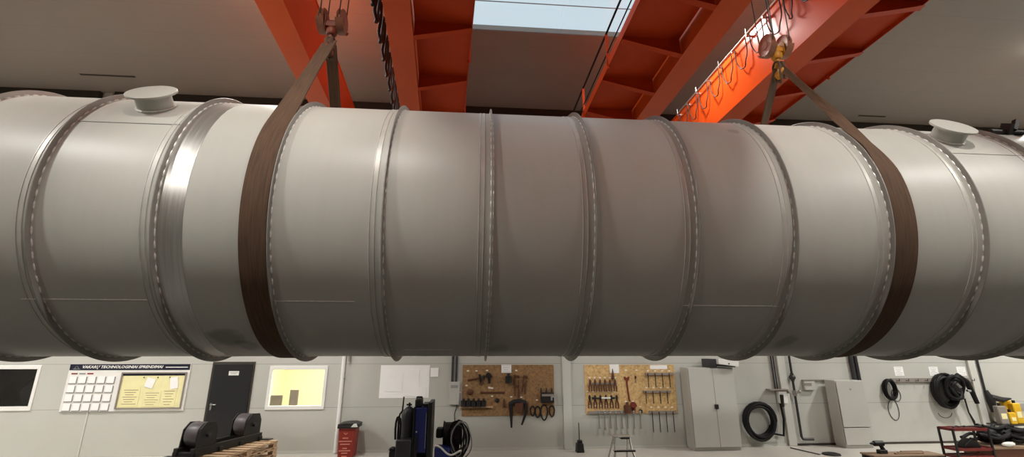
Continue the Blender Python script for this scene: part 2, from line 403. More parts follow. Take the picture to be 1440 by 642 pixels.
# ------------------------------------------------------------------ the tank
TR, TY, TZ = 1.45, 5.69, CAMH+.97*1.45
TX0, TX1 = -6.9, 8.7
tank = thing('steel_tank', (.66, TY, TZ-TR), 'huge horizontal grey stainless steel tank hanging in two slings', 'tank')
def tp(x, deg, r): return Vector((x, TY-r*math.cos(R_(deg)), TZ+r*math.sin(R_(deg))))   # deg from the camera side upwards
sb = MB(); AX = Vector((1,0,0)); O = Vector((0, TY, TZ))
prof = []
for k in range(9): a = PI/2*k/8; prof.append((TX0-.5*math.cos(a), max(1e-4, TR*math.sin(a))))
prof += [(TX0+(TX1-TX0)*k/10, TR) for k in range(1, 11)]
for k in range(7, -1, -1): a = PI/2*k/8; prof.append((TX1+.5*math.cos(a), max(1e-4, TR*math.sin(a))))
sb.lathe(O, AX, prof, 180)
shell = build('shell', sb, M['steel'], tank)
ringx = [-5.81, -4.80, -3.822, -2.815, -1.830, -.835, .164, 1.154, 2.155, 3.147, 4.150, 5.165, 6.17, 7.17]
RH, RTK = .056, .012
rm = sm_ = gm = None
for i, x in enumerate(ringx):
    if rm is None:
        r = MB().lathe(O+AX*x, AX, [(-RTK/2, TR-.004), (-RTK/2, TR+RH-.003), (-RTK/2+.003, TR+RH), (RTK/2-.003, TR+RH), (RTK/2, TR+RH-.003), (RTK/2, TR-.004)], 180)
        ro = build('stiffener_ring', r, M['ring'], tank); rm = ro.data
        w = MB()
        for sgn in (-1, 1):
            N = 84; pts = []; rad = []
            for k in range(N):
                for d, q in ((0, .001), (.7, .0078), (2.2, .0078), (2.9, .001)):
                    pts.append(tp(x+sgn*(RTK/2+.003), 360*k/N+d, TR+.003)); rad.append(q)
            w.tube(pts, rad, 6, closed=True)
        wo = build('weld_stitches', w, M['bead'], ro); sm_ = wo.data
        g = MB()
        g.lathe(O+AX*(x-.098), AX, [(-.02, TR-.002), (-.02, TR+.002), (.02, TR+.002), (.02, TR-.002)], 180)
        for dx in (-.023, .023): g.lathe(O+AX*(x-.098+dx), AX, [(-.006, TR-.001), (-.003, TR+.006), (.003, TR+.006), (.006, TR-.001)], 180)
        go = build('girth_seam', g, M['seam'], tank); gm = go.data
        x_first = x
    else:
        ro = bpy.data.objects.new('stiffener_ring', rm); COL.objects.link(ro); ro.parent = tank; ro.location = (x-x_first, 0, 0)
        wo = bpy.data.objects.new('weld_stitches', sm_); COL.objects.link(wo); wo.parent = ro
        go = bpy.data.objects.new('girth_seam', gm); COL.objects.link(go); go.parent = tank; go.location = (x-x_first, 0, 0)
# lengthwise seams, plate by plate
for x0, x1, dg in ((-3.80, -2.83, 29.6), (-4.0, -2.93, -41), (-1.815, -1.10, -41), (2.08, 3.09, -41.5), (5.18, 6.15, 29.4), (-.72, -.2, -72), (-6.7, -5.9, 10)):
    m = MB()
    m.tube([tp(x0+(x1-x0)*k/12, dg, TR+.0005) for k in range(13)], .006, 8)
    build('longitudinal_seam', m, M['bead'] if dg < -20 else M['ring'], tank)
# ground bright band beside a ring
pb = MB().lathe(O, AX, [(-2.795, TR-.001), (-2.795, TR+.0018), (-2.575, TR+.0018), (-2.575, TR-.001)], 180)
build('polished_band', pb, M['polish'], tank)
# capped nozzles
for x, dg in ((-3.283, 44.0), (5.47, 42.5)):
    o = tp(x, dg, TR-.05); ax = Vector((0, -math.cos(R_(dg)), math.sin(R_(dg))))
    nk = build('nozzle', MB().lathe(o, ax, [(0, .160), (.195, .160)], 48).lathe(o, ax, [(.040, .178), (.062, .166), (.066, .159)], 48), M['steel'], tank)
    fl = MB().lathe(o, ax, [(.19, .155), (.19, .221), (.193, .225), (.210, .225), (.213, .222), (.213, .0)], 56)
    build('blind_flange', fl, M['steel'], nk)
    wd = MB().tube([o+ax*.056+Vector((1,0,0))*(.170*math.cos(a))+Vector((1,0,0)).cross(ax)*(.170*math.sin(a)) for a in [2*PI*k/48 for k in range(48)]], .008, 6, closed=True)
    build('nozzle_weld', wd, M['bead'], nk)
# fittings at the far right end, on the crown of the tank
lg = MB()
c = tp(6.66, 58, TR)
up = Vector((0, -math.cos(R_(62)), math.sin(R_(62)))); tg = Vector((0, math.sin(R_(62)), math.cos(R_(62))))
lg.box(c+up*.07, (.05, .12, .14), Matrix.Rotation(R_(28), 3, 'X')).box(c+up*.12+Vector((.1,0,0)), (.05, .05, .15), Matrix.Rotation(R_(28), 3, 'Y'))
lg.cyl(c+up*.03-Vector((.22,0,0)), c+up*.03+Vector((.22,0,0)), .035)
build('lifting_clamp', lg, M['toolblack'], tank)
st = tp(6.92, 50, TR-.04); sa = Vector((0, -math.cos(R_(52)), math.sin(R_(52))))
so = build('stub_nozzle', MB().lathe(st, sa, [(0, .1), (.17, .1)], 32), M['steel'], tank)
build('stub_flange', MB().lathe(st, sa, [(.165, .1), (.165, .16), (.19, .16), (.19, 0)], 32), M['steel'], so)

# ------------------------------------------------------------------ slings and hooks
def sling(xc, hz, w, label, tw_front, tw_back, wfree_f, wfree_b, m_front, hx, w_tan=None):
    rr = TR+.0115; d = hz-TZ; ph = math.degrees(math.acos(rr/d))       # angle from the crown to the tangent points
    a0 = 90-ph                                                     # tangent, camera side
    cs, ws, ns = [], [], []
    apex_f = Vector((hx, TY-.035, hz)); apex_b = Vector((hx, TY+.035, hz))
    def free(p, q, t, tw, w0, w1, nrm):
        c = p.lerp(q, t); dr = (q-p).normalized()
        a = R_(tw)*min(1, t/.55); a = a*a*(3-2*a) if False else a
        wv = (AX*math.cos(a)+nrm*math.sin(a)); wv = (wv-dr*wv.dot(dr)).normalized()
        hw = w0*(1-t)**1+w1*(1-(1-t)**1) if False else (w0+(w1-w0)*min(1, t/.6))
        return c, wv*hw, dr.cross(wv)
    tf = tp(xc, a0, rr); tb = Vector((xc, 2*TY-tf.y, tf.z))
    nf = (tf-Vector((xc, TY, TZ))).normalized(); nb = (tb-Vector((xc, TY, TZ))).normalized()
    seq = []
    N = 16
    wt = w if w_tan is None else w_tan
    for k in range(N, 0, -1): seq.append(free(tf, apex_f, k/N, tw_front, wt, wfree_f, nf))
    A = a0; 
    steps = 90; total = 360-2*ph
    for k in range(steps+1):
        ang = a0-total*k/steps
        c = tp(xc, ang, rr); q = (c-Vector((xc, TY, TZ))).normalized()
        s_ = min(1, total*k/steps/20); s_ = s_*s_*(3-2*s_)
        seq.append((c, AX*(wt+(w-wt)*s_), q))
    for k in range(1, N+1):
        c, wv, q = free(tb, apex_b, k/N, tw_back, w, wfree_b, nb); seq.append((c, wv, q))
    mb = MB(); cs = [s[0] for s in seq]; ws = [s[1] for s in seq]; nn = []
    prev = None
    for s in seq:
        q = s[2].copy()
        if prev is not None and q.dot(prev) < 0: q = -q
        nn.append(q); prev = q
    mb.ribbon(cs, ws, nn, .014)
    root = thing('lifting_sling', (xc, TY, TZ-TR-.02), label, 'sling')
    build('strap', mb, m_front, root)
    # eye folded round the hook
    ey = MB()
    for off in (-.03, .03):
        pts = [Vector((hx+off, TY+.075*math.cos(a), hz+.0+.085*math.sin(a))) for a in [PI*k/10 for k in range(11)]]
        pts = [Vector((hx+off, TY+.055, hz-.22))]+pts+[Vector((hx+off, TY-.055, hz-.22))]
        ey.tube(pts, .026, 8, flat=.5)
    build('sling_eye', ey, m_front, root)
    # stitched seam lines along the strap edge
    return root
sling(-1.975, 6.36, .1175, 'wide brown webbing sling round the left part of the tank', 14, 30, .105, .075, M['strap'], -2.0)
sling(4.312, 6.34, .118, 'wide brown webbing sling round the right part of the tank', 72, 20, .042, .075, M["strap"], 4.38, .070)

def hook_block(x, z, label, body, shv, topz):
    """z = saddle of the hook, where the sling sits"""
    root = thing('hook_block', (x, TY, z-.12), label, 'hook')
    P = Vector((x, TY, z))
    # J shaped hook with shank and tip
    hk = []
    for k in range(15):
        a = R_(90-k*19.5) if False else R_(80-18.5*k)
        hk.append(P+Vector((0, .085*math.cos(a), .005+.085*math.sin(a))))
    path = [P+Vector((0, 0, .30)), P+Vector((0, .0, .19)), P+Vector((0, .005, .125))]+hk[1:]
    rads = [.035, .035, .038]+[.03+.016*math.sin(PI*k/14) for k in range(1, 14)]+[.016]
    build('hook', MB().tube(path, rads, 12), body, root)
    # cross head and nut
    b = MB().lathe(P+Vector((0,0,.19)), (0,0,1), [(0, 0), (0, .06), (.03, .075), (.09, .075), (.12, .055), (.15, .055), (.15, 0)], 24)
    b.box(P+Vector((0,0,.335)), (.17, .12, .07)); b.cyl(P+Vector((-.12,0,.39)), P+Vector((.12,0,.39)), .035)
    for s in (-1, 1): b.box(P+Vector((s*.075, 0, .36)), (.014, .17, .20))
    build('crosshead', b, body, root, bev=.006)
    for s in (-1, 1):
        c = P+Vector((s*.125, 0, .42))
        sv = MB().lathe(c-Vector((.038,0,0)), (1,0,0), [(0, 0), (0, .06), (.004, .06), (.004, .145), (.0, .155), (.012, .165), (.028, .148), (.048, .148), (.064, .165), (.076, .155), (.072, .145), (.072, .06), (.076, .06), (.076, 0)], 36)
        so = build('sheave', sv, shv, root)
        cv = MB()
        arc = [R_(200+k*14) for k in range(11)]
        pr = [c+Vector((-.05, .185*math.cos(a), .185*math.sin(a))) for a in arc]+[c+Vector((-.05, .172*math.cos(a), .172*math.sin(a))) for a in arc[::-1]]
        n = len(arc); vs = pr+[p+Vector((.10,0,0)) for p in pr]; m = len(pr)
        fs = [(i, (i+1)%m, m+(i+1)%m, m+i) for i in range(m)]+[(i, i+1, m-2-i, m-1-i) for i in range(n-1)]+[(m+i, m+i+1, 2*m-2-i, 2*m-1-i) for i in range(n-1)]
        cv.add(vs, fs); build('sheave_guard', cv, shv, so)
        for t in (-1, 1):
            build('wire_rope', MB().tube([c+Vector((0, t*.156, 0)), c+Vector((s*.02, t*.156, (topz-c.z)))], .008, 6), M['rope'], root)
    return root
hook_block(-2.0, 6.30, 'rust brown twin sheave hook block holding the left sling', M['blockred'], M['sheavedark'], 8.22)
hook_block(4.38, 6.28, 'yellow hook block with two dull sheaves holding the right sling', M['yellow'], M['sheave'], 8.22)

# ------------------------------------------------------------------ the two overhead cranes
ZB, ZT = 6.97, 8.10
def girder(x0, x1, y0, y1, zt=ZT):
    b = MB(); t = .012
    b.mm((x0+.02, y0, ZB+.016), (x1-.02, y1, zt-.016))
    b.mm((x0, y0, ZB), (x1, y1, ZB+.016)); b.mm((x0, y0, zt-.016), (x1, y1, zt))
    return b
def loopcable(xw, ys, zt, drop, side, rad=.012):
    pts = []
    a, b = ys; m, w = (a+b)/2, (b-a)*.72
    for k in range(21):
        t = k/20; s = math.sin(PI*t)
        pts.append(Vector((xw+side*(.045+.012*math.sin(6*PI*t)), m-w/2*math.cos(PI*t)*(1-.12*s), zt-drop*s**.55)))
    return MB().tube(pts, rad, 7)
def crane(label, xg, walk, fest, brk, px, rails, zw=7.30, hang=.045):
    """xg = two girders (x0,x1); walk = [(girder edge x, outer x)], fest = (web x, side)"""
    y0, y1 = -9.5, 12.55
    root = thing('overhead_crane', (px, 5.7, ZB), label, 'crane')
    for g in xg: build('girder', girder(g[0], g[1], y0, y1), M['orange'], root)
    for e, o in walk:
        sg = 1 if o > e else -1
        deck = MB().mm((e, y0+.3, zw), (o, y1-.4, zw+.012))
        dk = build('walkway', deck, M['orange2'], root)
        tb = MB().mm((o, y0+.3, zw-.06), (o-sg*.012, y1-.4, zw+.10))
        build('toe_board', tb, M['orange2'], dk)
        for y in brk:
            bk = MB()
            zi, zo = ZB+.02, zw-.09
            pts = [(e, y, zi), (o-sg*.02, y, zo), (o-sg*.02, y, zw-.002), (e, y, zw-.002)]
            bk.prism(pts, (0, .012, 0))
            bk.prism([(e, y-.05, zi), (o-sg*.02, y-.05, zo), (o-sg*.02, y-.05, zo-.012), (e, y-.05, zi-.012)], (0, .11, 0))
            build('bracket', bk, M['orange2'], dk)
        for z, nm, rr in ((zw+.62, 'handrail', .02), (zw+.22, 'knee_rail', .012)):
            build(nm, MB().tube([(o, y0+.4, z), (o, y1-.5, z)], rr, 8), M['blackrub'], dk)
        for y in rails:
            build('rail_post', MB().mm((o-.025, y-.006, zw-.04), (o+.025, y+.006, zw+.62)).mm((o-sg*.03, y-.02, zw-.10), (o, y+.02, zw+.0)), M['orange2'], dk)
    xw, sd, ys, zt, drop = fest
    tr = MB().tube([(xw+sd*.06, y0+1, zt+.03), (xw+sd*.06, 10.15, zt+.03)], .017, 8)
    for y in ys[::2]: tr.mm((min(xw, xw+sd*.07), y-.012, zt-.02), (max(xw, xw+sd*.07), y+.012, zt-.005)).tube([(xw+sd*.06, y, zt+.03), (xw+sd*.06, y, zt+.15)], .008, 6)
    build('cable_track', tr, M['galv'], root)
    for a, b in zip(ys[:-1], ys[1:]):
        c = loopcable(xw+sd*(hang-.045), [a, b], zt, drop, sd, .011 if hang < .1 else .026)
        build('festoon_cable', c, M['cable'] if hang < .1 else M['blackcable'], root)
        build('cable_clip', MB().box((xw+sd*hang*.5, a, zt+.0), (hang+.05, .03, .03)), M['galv'] if hang < .1 else M['toolblack'], root)
    # hoist trolley riding on the girders above the hook
    xa, xb = xg[0][1]-.3, xg[1][0]+.3
    t = MB().mm((xa, TY-.75, ZT+.16), (xb, TY-.55, ZT+.36)).mm((xa, TY+.55, ZT+.16), (xb, TY+.75, ZT+.36))
    for xx in (xa, xb): t.mm((xx-.1, TY-.9, ZT+.10), (xx+.1, TY+.9, ZT+.30))
    tr_ = build('hoist_trolley', t, M['orange2'], root)
    build('rope_drum', MB().cyl((xa+.2, TY, ZT+.36), (xb-.2, TY, ZT+.36), .21), M['galv'], tr_)
    wl = MB()
    for xx in (xa-.02, xb+.02):
        for yy in (-.7, .7): wl.cyl((xx-.03, TY+yy, ZT+.1), (xx+.03, TY+yy, ZT+.1), .1)
    build('trolley_wheels', wl, M['metal'], tr_)
    ec = MB()
    for yy in (y0, y1): ec.mm((xg[0][0]-.5, yy-.16, ZB-.30), (xg[1][1]+.5, yy+.16, ZB-.002))
    build('end_carriage', ec, M['orange2'], root)
    return root
fy = [10.2-.51*k for k in range(9)]+[5.9, 5.2, 4.5, 3.8, 3.1, 2.4, 1.7]
brkB = [6.43-1.2*k for k in range(-3, 9)]
crane('orange double girder crane with cable loops over the right sling', [(3.30, 3.72), (5.03, 5.47)], [(3.30, 2.32), (5.47, 6.50)],
      (5.03, -1, fy, 8.0, .52), [8.83, 7.63, 6.43, 5.3, 4.1, 2.9, 1.7, .5, -1.3, -3.1, -4.9, -6.7], 4.38, [5.35+1.85*k for k in range(-5, 4)])
ca = crane('orange double girder crane over the left sling, black cable loops between girders', [(-3.07, -2.68), (-1.34, -.96)], [(-.96, -.06)],
      (-1.34, -1, fy, 7.93, .62), [7.75+1.5*k for k in range(-10, 4)], -2.0, [5.35+1.85*k for k in range(-5, 4)], hang=.22)
ca.rotation_euler.z = R_(3.4)
# runway beams the cranes travel on
for yy in (-9.5, 12.55):
    rb = MB().mm((XL+.1, yy-.13, 6.20), (XR-.1, yy+.13, 6.225)).mm((XL+.1, yy-.012, 6.225), (XR-.1, yy+.012, 6.62)).mm((XL+.1, yy-.13, 6.62), (XR-.1, yy+.13, 6.645))
    n += 1; struct('trim_%d' % n, rb, M['orange2'])
# ------------------------------------------------------------------ things on the back wall
def wp(x, y, off=0.0): p = aty(x, y, WY-off); return p.x, p.z
def plate(x0, y0, x1, y1, off, t):
    """flat slab on the wall; pixel corners only size it"""
    ym = (y0+y1)/2; a = wp(x0, ym, off); b = wp(x1, ym, off); xm = (x0+x1)/2
    zt = wp(xm, y0, off)[1]; zb = wp(xm, y1, off)[1]
    return MB().mm((a[0], WY-off-t, zb), (b[0], WY-off, zt)), (a[0], b[0], zb, zt)
# information board
bx0, bx1, bz0, bz1 = -9.72, -6.92, .99, 2.07
ib = thing('information_board', ((bx0+bx1)/2, WY, bz0), 'white information board with dark navy title strip and rows of card pockets', 'notice board')
build('board_panel', MB().mm((bx0, WY-.03, bz0), (bx1, WY-.002, bz1)), M['white'], ib, bev=.004)
hd = build('title_strip', MB().mm((bx0+.01, WY-.034, bz1-.14), (bx1-.01, WY-.0305, bz1)), M['navy'], ib)
tx = text_mb('VAKARŲ TECHNOLOGINIAI SPRENDIMAI', 1.86, .088, (bx0+.30, WY-.0352, bz1-.115), (1,0,0), (0,0,1), shear=.25, bold=.03)
build('title_lettering', tx, M['white'], hd)
lg = MB(); lx, lz = bx0+.17, bz1-.07
lg.add([(lx-.05, WY-.0352, lz-.03), (lx-.035, WY-.0352, lz-.03), (lx, WY-.0352, lz+.045)], [(0,1,2)]).add([(lx+.05, WY-.0352, lz-.03), (lx+.035, WY-.0352, lz-.03), (lx, WY-.0352, lz+.045)], [(0,2,1)])
lg.add([(lx-.08, WY-.0352, lz-.035), (lx+.08, WY-.0352, lz-.035), (lx+.08, WY-.0352, lz-.045), (lx-.08, WY-.0352, lz-.045)], [(0,1,2,3)])
build('emblem', lg, M['print'], hd)
build('title_rule', MB().mm((bx0+2.22, WY-.0352, bz1-.085), (bx1-.06, WY-.034, bz1-.065)), M['white'], hd)
for k, c in enumerate(('toolred', 'print', 'redbin')):
    x = bx0+.08+k*.18; build('heading_tag', MB().mm((x, WY-.034, bz1-.235), (x+.14, WY-.030, bz1-.205)), M[c], ib)
pocket = None
for r in range(4):
    for c in range(5):
        x = bx0+.07+c*.215; z = bz1-.28-r*.205
        if pocket is None:
            p = MB().mm((x, WY-.038, z-.155), (x+.16, WY-.034, z)); p.mm((x-.008, WY-.046, z-.168), (x+.17, WY-.030, z-.155)); p.mm((x+.16, WY-.046, z-.155), (x+.17, WY-.030, z-.02))
            q = build('card_pocket', MB().mm((x, WY-.038, z-.155), (x+.16, WY-.034, z)), M['paper'], ib)
            e = MB().mm((x-.006, WY-.046, z-.172), (x+.176, WY-.030, z-.156)).mm((x+.161, WY-.046, z-.156), (x+.176, WY-.030, z-.01)); eo = build('pocket_edge', e, M['print'], q); pocket = (q.data, x, z, eo.data)
        else:
            q = bpy.data.objects.new('card_pocket', pocket[0]); COL.objects.link(q); q.parent = ib; q.location = (x-pocket[1], 0, z-pocket[2]); e = bpy.data.objects.new('pocket_edge', pocket[3]); COL.objects.link(e); e.parent = q
cx0, cx1, cz0, cz1 = bx0+1.27, bx1-.08, bz0+.08, bz1-.22
cf = MB(); 
cf.mm((cx0-.03, WY-.06, cz0-.03), (cx1+.03, WY-.03, cz0)).mm((cx0-.03, WY-.06, cz1), (cx1+.03, WY-.03, cz1+.03)).mm((cx0-.03, WY-.06, cz0), (cx0, WY-.03, cz1)).mm((cx1, WY-.06, cz0), (cx1+.03, WY-.03, cz1))
case = build('pin_case_frame', cf, M['greybox'], ib)
build('pin_surface', MB().mm((cx0, WY-.034, cz0), (cx1, WY-.0302, cz1)), M['ypaper'], ib)
build('case_heading', MB().mm((cx0, WY-.038, cz1-.05), (cx1, WY-.0345, cz1)), M['navy'], ib)
def sheet(name, x, z, w, h, m, label, cat='paper', group=None, off=.036, a=0, lines=0, lm=None):
    b = MB().box((x, WY-off, z), (w, .003, h)); 
    if a: b.rot(Matrix.Rotation(R_(a), 3, 'Y'), (x, WY-off, z))
    o = tag(build(name, b, m), label, cat, group)
    if lines:
        l = MB()
        for k in range(lines):
            zz = z+h*.36-k*h*.72/max(1, lines-1); l.box((x-w*.02*(k%3), WY-off-.0022, zz), (w*(.78-.16*(k%3)), .0012, h*.028))
        if a: l.rot(Matrix.Rotation(R_(a), 3, 'Y'), (x, WY-off, z))
        build('printed_lines', l, M['print'] if m is M['paper'] else M['bench'], o)
    return o
sheet('paper_sheet', cx0+.26, cz0+.24, .42, .44, M['ypaper'], 'pale yellow printed sheet at the left of the pin case on the information board', lines=7, off=.039)
sheet('paper_sheet', cx0+.76, cz0+.20, .40, .36, M['ypaper'], 'yellow printed sheet in the middle of the pin case', lines=6, off=.039)
sheet('paper_sheet', cx0+1.15, cz0+.22, .32, .42, M['ypaper'], 'yellow printed sheet at the right of the pin case', lines=6, off=.039)
sheet('paper_sheet', cx0+.66, cz0+.56, .20, .22, M['paper'], 'crumpled white sheet pinned tilted near the top middle of the pin case', off=.046, a=14)
sheet('paper_sheet', cx0+1.22, cz0+.56, .18, .27, M['paper'], 'white sheet pinned tilted at the right end of the pin case', off=.046, a=-10)
for k, dx in enumerate((.5, .82, 1.1)):
    tag(build('push_pin', MB().cyl((cx0+dx, WY-.037, cz1-.09), (cx0+dx, WY-.058, cz1-.09), .012, n=10), M['toolblack']), 'small dark pin in the top edge of the pin case', 'pin', 'pins in the pin case')
# things seen through the lit window
def onsill(px0, px1, py, h, d, m, name, label, cat, y):
    a = aty(px0, 570, y).x; b = aty(px1, 570, y).x
    return tag(build(name, MB().mm((a, y, 0.85), (b, y+d, .85+h)), m, bev=.01), label, cat)
ds = MB().mm((-5.45, WY+.28, .82), (-2.75, WY+.95, .85))
for xx in (-5.4, -2.84):
    for yy in (WY+.30, WY+.87): ds.mm((xx, yy, 0), (xx+.06, yy+.06, .82))
tag(build('office_desk', ds, M['pallet']), 'desk under the lit office window, only its top near the sill', 'desk')
def monitor(px0, px1, label, y, z0, h):
    a = aty(px0, 565, y).x; b = aty(px1, 565, y).x; r = thing('computer_monitor', ((a+b)/2, y, .85), label, 'monitor')
    build('screen', MB().mm((a, y, z0), (b, y+.05, z0+h)), M['greybox'], r, bev=.01)
    build('stand', MB().mm(((a+b)/2-.03, y+.05, .87), ((a+b)/2+.03, y+.08, z0+.1)).mm(((a+b)/2-.12, y, .85), ((a+b)/2+.12, y+.18, .87)), M['greybox'], r)
monitor(376, 396, 'wide grey monitor at the left of the lit office window', WY+.45, .93, .36)
monitor(406, 418, 'narrow tall grey box shaped monitor in the middle of the lit office window', WY+.45, .92, .50)
# dim chair seen in the dark window
ch = thing('office_chair', (-11.0, WY+.75, 0), 'dark office chair back seen through the dark window', 'chair')
cb_ = MB(); pts = [Vector((-11.0+.27*math.cos(a)*(1 if math.sin(a) < .3 else .92), WY+.7, 1.35+.36*math.sin(a))) for a in [2*PI*k/24 for k in range(24)]]
cb_.prism(pts, (0, .06, 0)); build('backrest', cb_, M['toolblack'], ch)
build('seat', MB().mm((-11.25, WY+.72, .46), (-10.75, WY+1.2, .54)), M['toolblack'], ch, bev=.02)
build('post', MB().cyl((-11, WY+.96, .08), (-11, WY+.96, .46), .03).mm((-11.03, WY+.76, .5), (-10.97, WY+.78, 1.1)), M['toolblack'], ch)
bs = MB()
for k in range(5): a = 2*PI*k/5; bs.tube([(-11, WY+.96, .09), (-11+.28*math.cos(a), WY+.96+.2*math.sin(a), .05)], .025)
build('base', bs, M['toolblack'], ch)
# white pipe and slim lean-to rod beside it
px = -3.22
pipe = thing('downpipe', (px, WY-.06, 0), 'tall white pipe down the wall behind the red bin', 'pipe')
build('pipe', MB().tube([(px, WY-.06, .02), (px, WY-.06, 9.1)], .045, 14), M['white'], pipe)
pc = MB()
for z in (.5, 1.7, 3.2, 5.0, 7.0): pc.mm((px-.06, WY-.075, z), (px+.06, WY-.001, z+.03))
build('pipe_clip', pc, M['metal'], pipe)
rd = MB().tube([wp(492, 496, .05)[0:1]+(WY-.05, 2.30), wp(492, 505, .05)[0:1]+(WY-.05, 2.12)], .03, 8)
tag(build('wall_bracket', rd, M['greybox']), 'short grey bracket on the wall right of the white pipe', 'bracket')
# group of white sheets
sheet('poster', *[(wp(532, 535)[0]+wp(606, 535)[0])/2, (wp(570, 512)[1]+wp(570, 560)[1])/2], 1.24, .79, M['paper'], 'large white drawing sheet taped on the wall above the welding machine', 'poster', off=.0016)
xq, zq = wp(568, 537)
for i, (dx, dz, w, h, a) in enumerate(((-.25, .03, .42, .5, 1), (.18, .02, .40, .52, -1), (.30, -.22, .55, .24, 3))):
    sheet('paper_sheet', xq+dx, zq+dz, w, h, M['paper'], ('white sheet taped on the left half of the large drawing', 'white sheet taped on the right half of the large drawing', 'white sheet stuck slanted at the lower right of the large drawing')[i], off=.008+.002*i, a=a, lines=0)
x, z = wp(611, 523); sheet('paper_sheet', x, z, .20, .22, M['paper'], 'small white sheet stuck at the upper right corner of the large drawing', off=.012)
# cable duct with switch box
r = thing('switch_box', (wp(639, 552)[0], WY, 1.16), 'light grey switch box under two dark cables left of the left tool board', 'switch box')
b, q = plate(632.5, 536, 646, 568, 0, .10); build('box_body', b, M['cabinet'], r, bev=.006)
b, q = plate(634, 541, 644, 545, .10, .004); build('box_label', b, M['print'], r)
for x in (636.5, 642):
    X = wp(x, 520)[0]; build('riser_cable', MB().tube([(X, WY-.04, q[3]+.02), (X, WY-.03, 9.0)], .028, 8), M['darkgrey'], r)
X = wp(641, 575)[0]; build('tail_cable', MB().tube([(X, WY-.03, 1.18), (X+.02, WY-.03, 1.04), (X-.03, WY-.03, .85), (X-.02, WY-.03, .70)], .012, 6), M['darkgrey'], r)

